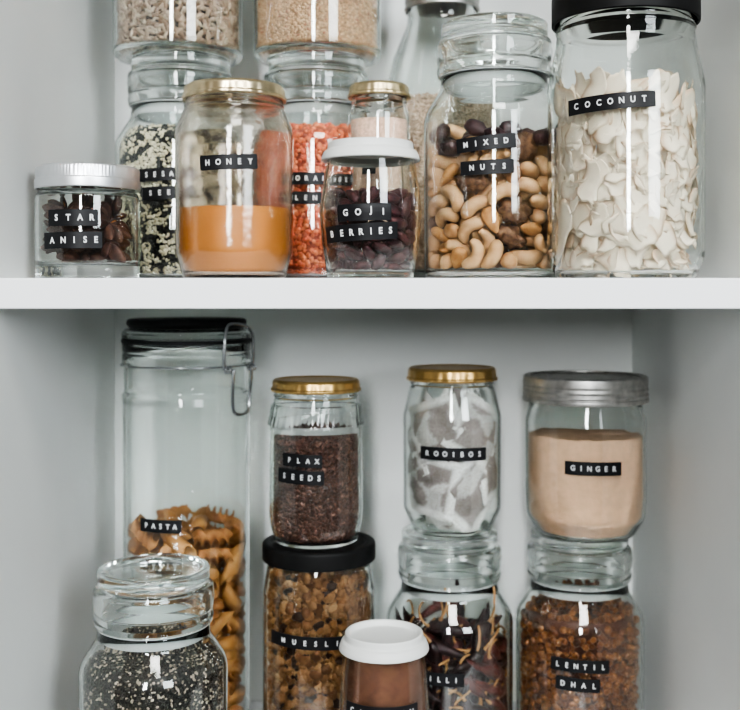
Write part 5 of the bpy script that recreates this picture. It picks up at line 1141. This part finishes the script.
area('window_light', (1.40, -1.6, 1.10), tgt, .75, 1.15, W2P, (.90, .96, 1.0))
area('added_top_light', (.15, -.45, 1.55), (0, .75, .30), .45, .45, W3P, (1.0, .98, .95))  # added unseen light above, so brightness falls off towards the lower compartment
w = bpy.data.worlds.new('room_light'); SC.world = w; w.use_nodes = True; nt = w.node_tree; nt.nodes.clear()
out = nt.nodes.new('ShaderNodeOutputWorld'); bg = nt.nodes.new('ShaderNodeBackground'); nt.links.new(bg.outputs[0], out.inputs[0])
tc = nt.nodes.new('ShaderNodeTexCoord'); sp = nt.nodes.new('ShaderNodeSeparateXYZ'); nt.links.new(tc.outputs['Generated'], sp.inputs[0])
mr = nt.nodes.new('ShaderNodeMapRange'); mr.inputs[1].default_value = -.7; mr.inputs[2].default_value = .8; nt.links.new(sp.outputs['Z'], mr.inputs[0])
rp = nt.nodes.new('ShaderNodeValToRGB'); nt.links.new(mr.outputs[0], rp.inputs[0])
rp.color_ramp.elements[0].color = (.07, .07, .07, 1); rp.color_ramp.elements[1].color = (1.0, 1.0, 1.0, 1)
e = rp.color_ramp.elements.new(.45); e.color = (.30, .30, .30, 1)
mr2 = nt.nodes.new('ShaderNodeMapRange'); mr2.inputs[1].default_value = -.8; mr2.inputs[2].default_value = .8; nt.links.new(sp.outputs['X'], mr2.inputs[0])
wc = nt.nodes.new('ShaderNodeMix'); wc.data_type = 'RGBA'; wc.inputs[6].default_value = (1.0, .90, .78, 1); wc.inputs[7].default_value = (.88, .97, 1.0, 1); nt.links.new(mr2.outputs[0], wc.inputs[0])
wm = nt.nodes.new('ShaderNodeMix'); wm.data_type = 'RGBA'; wm.blend_type = 'MULTIPLY'; wm.inputs[0].default_value = 1; nt.links.new(rp.outputs[0], wm.inputs[6]); nt.links.new(wc.outputs[2], wm.inputs[7])
nt.links.new(wm.outputs[2], bg.inputs[0]); bg.inputs[1].default_value = WS
cy = SC.cycles
cy.max_bounces = 32; cy.transmission_bounces = 32; cy.glossy_bounces = 8; cy.diffuse_bounces = 5; cy.transparent_max_bounces = 16
cy.caustics_refractive = True; cy.caustics_reflective = False; cy.blur_glossy = .2
cy.sample_clamp_indirect = 0.0; cy.use_denoising = True
SC.view_settings.view_transform = VT; SC.view_settings.look = LOOK; SC.view_settings.exposure = EXPO; SC.view_settings.gamma = GAMMA
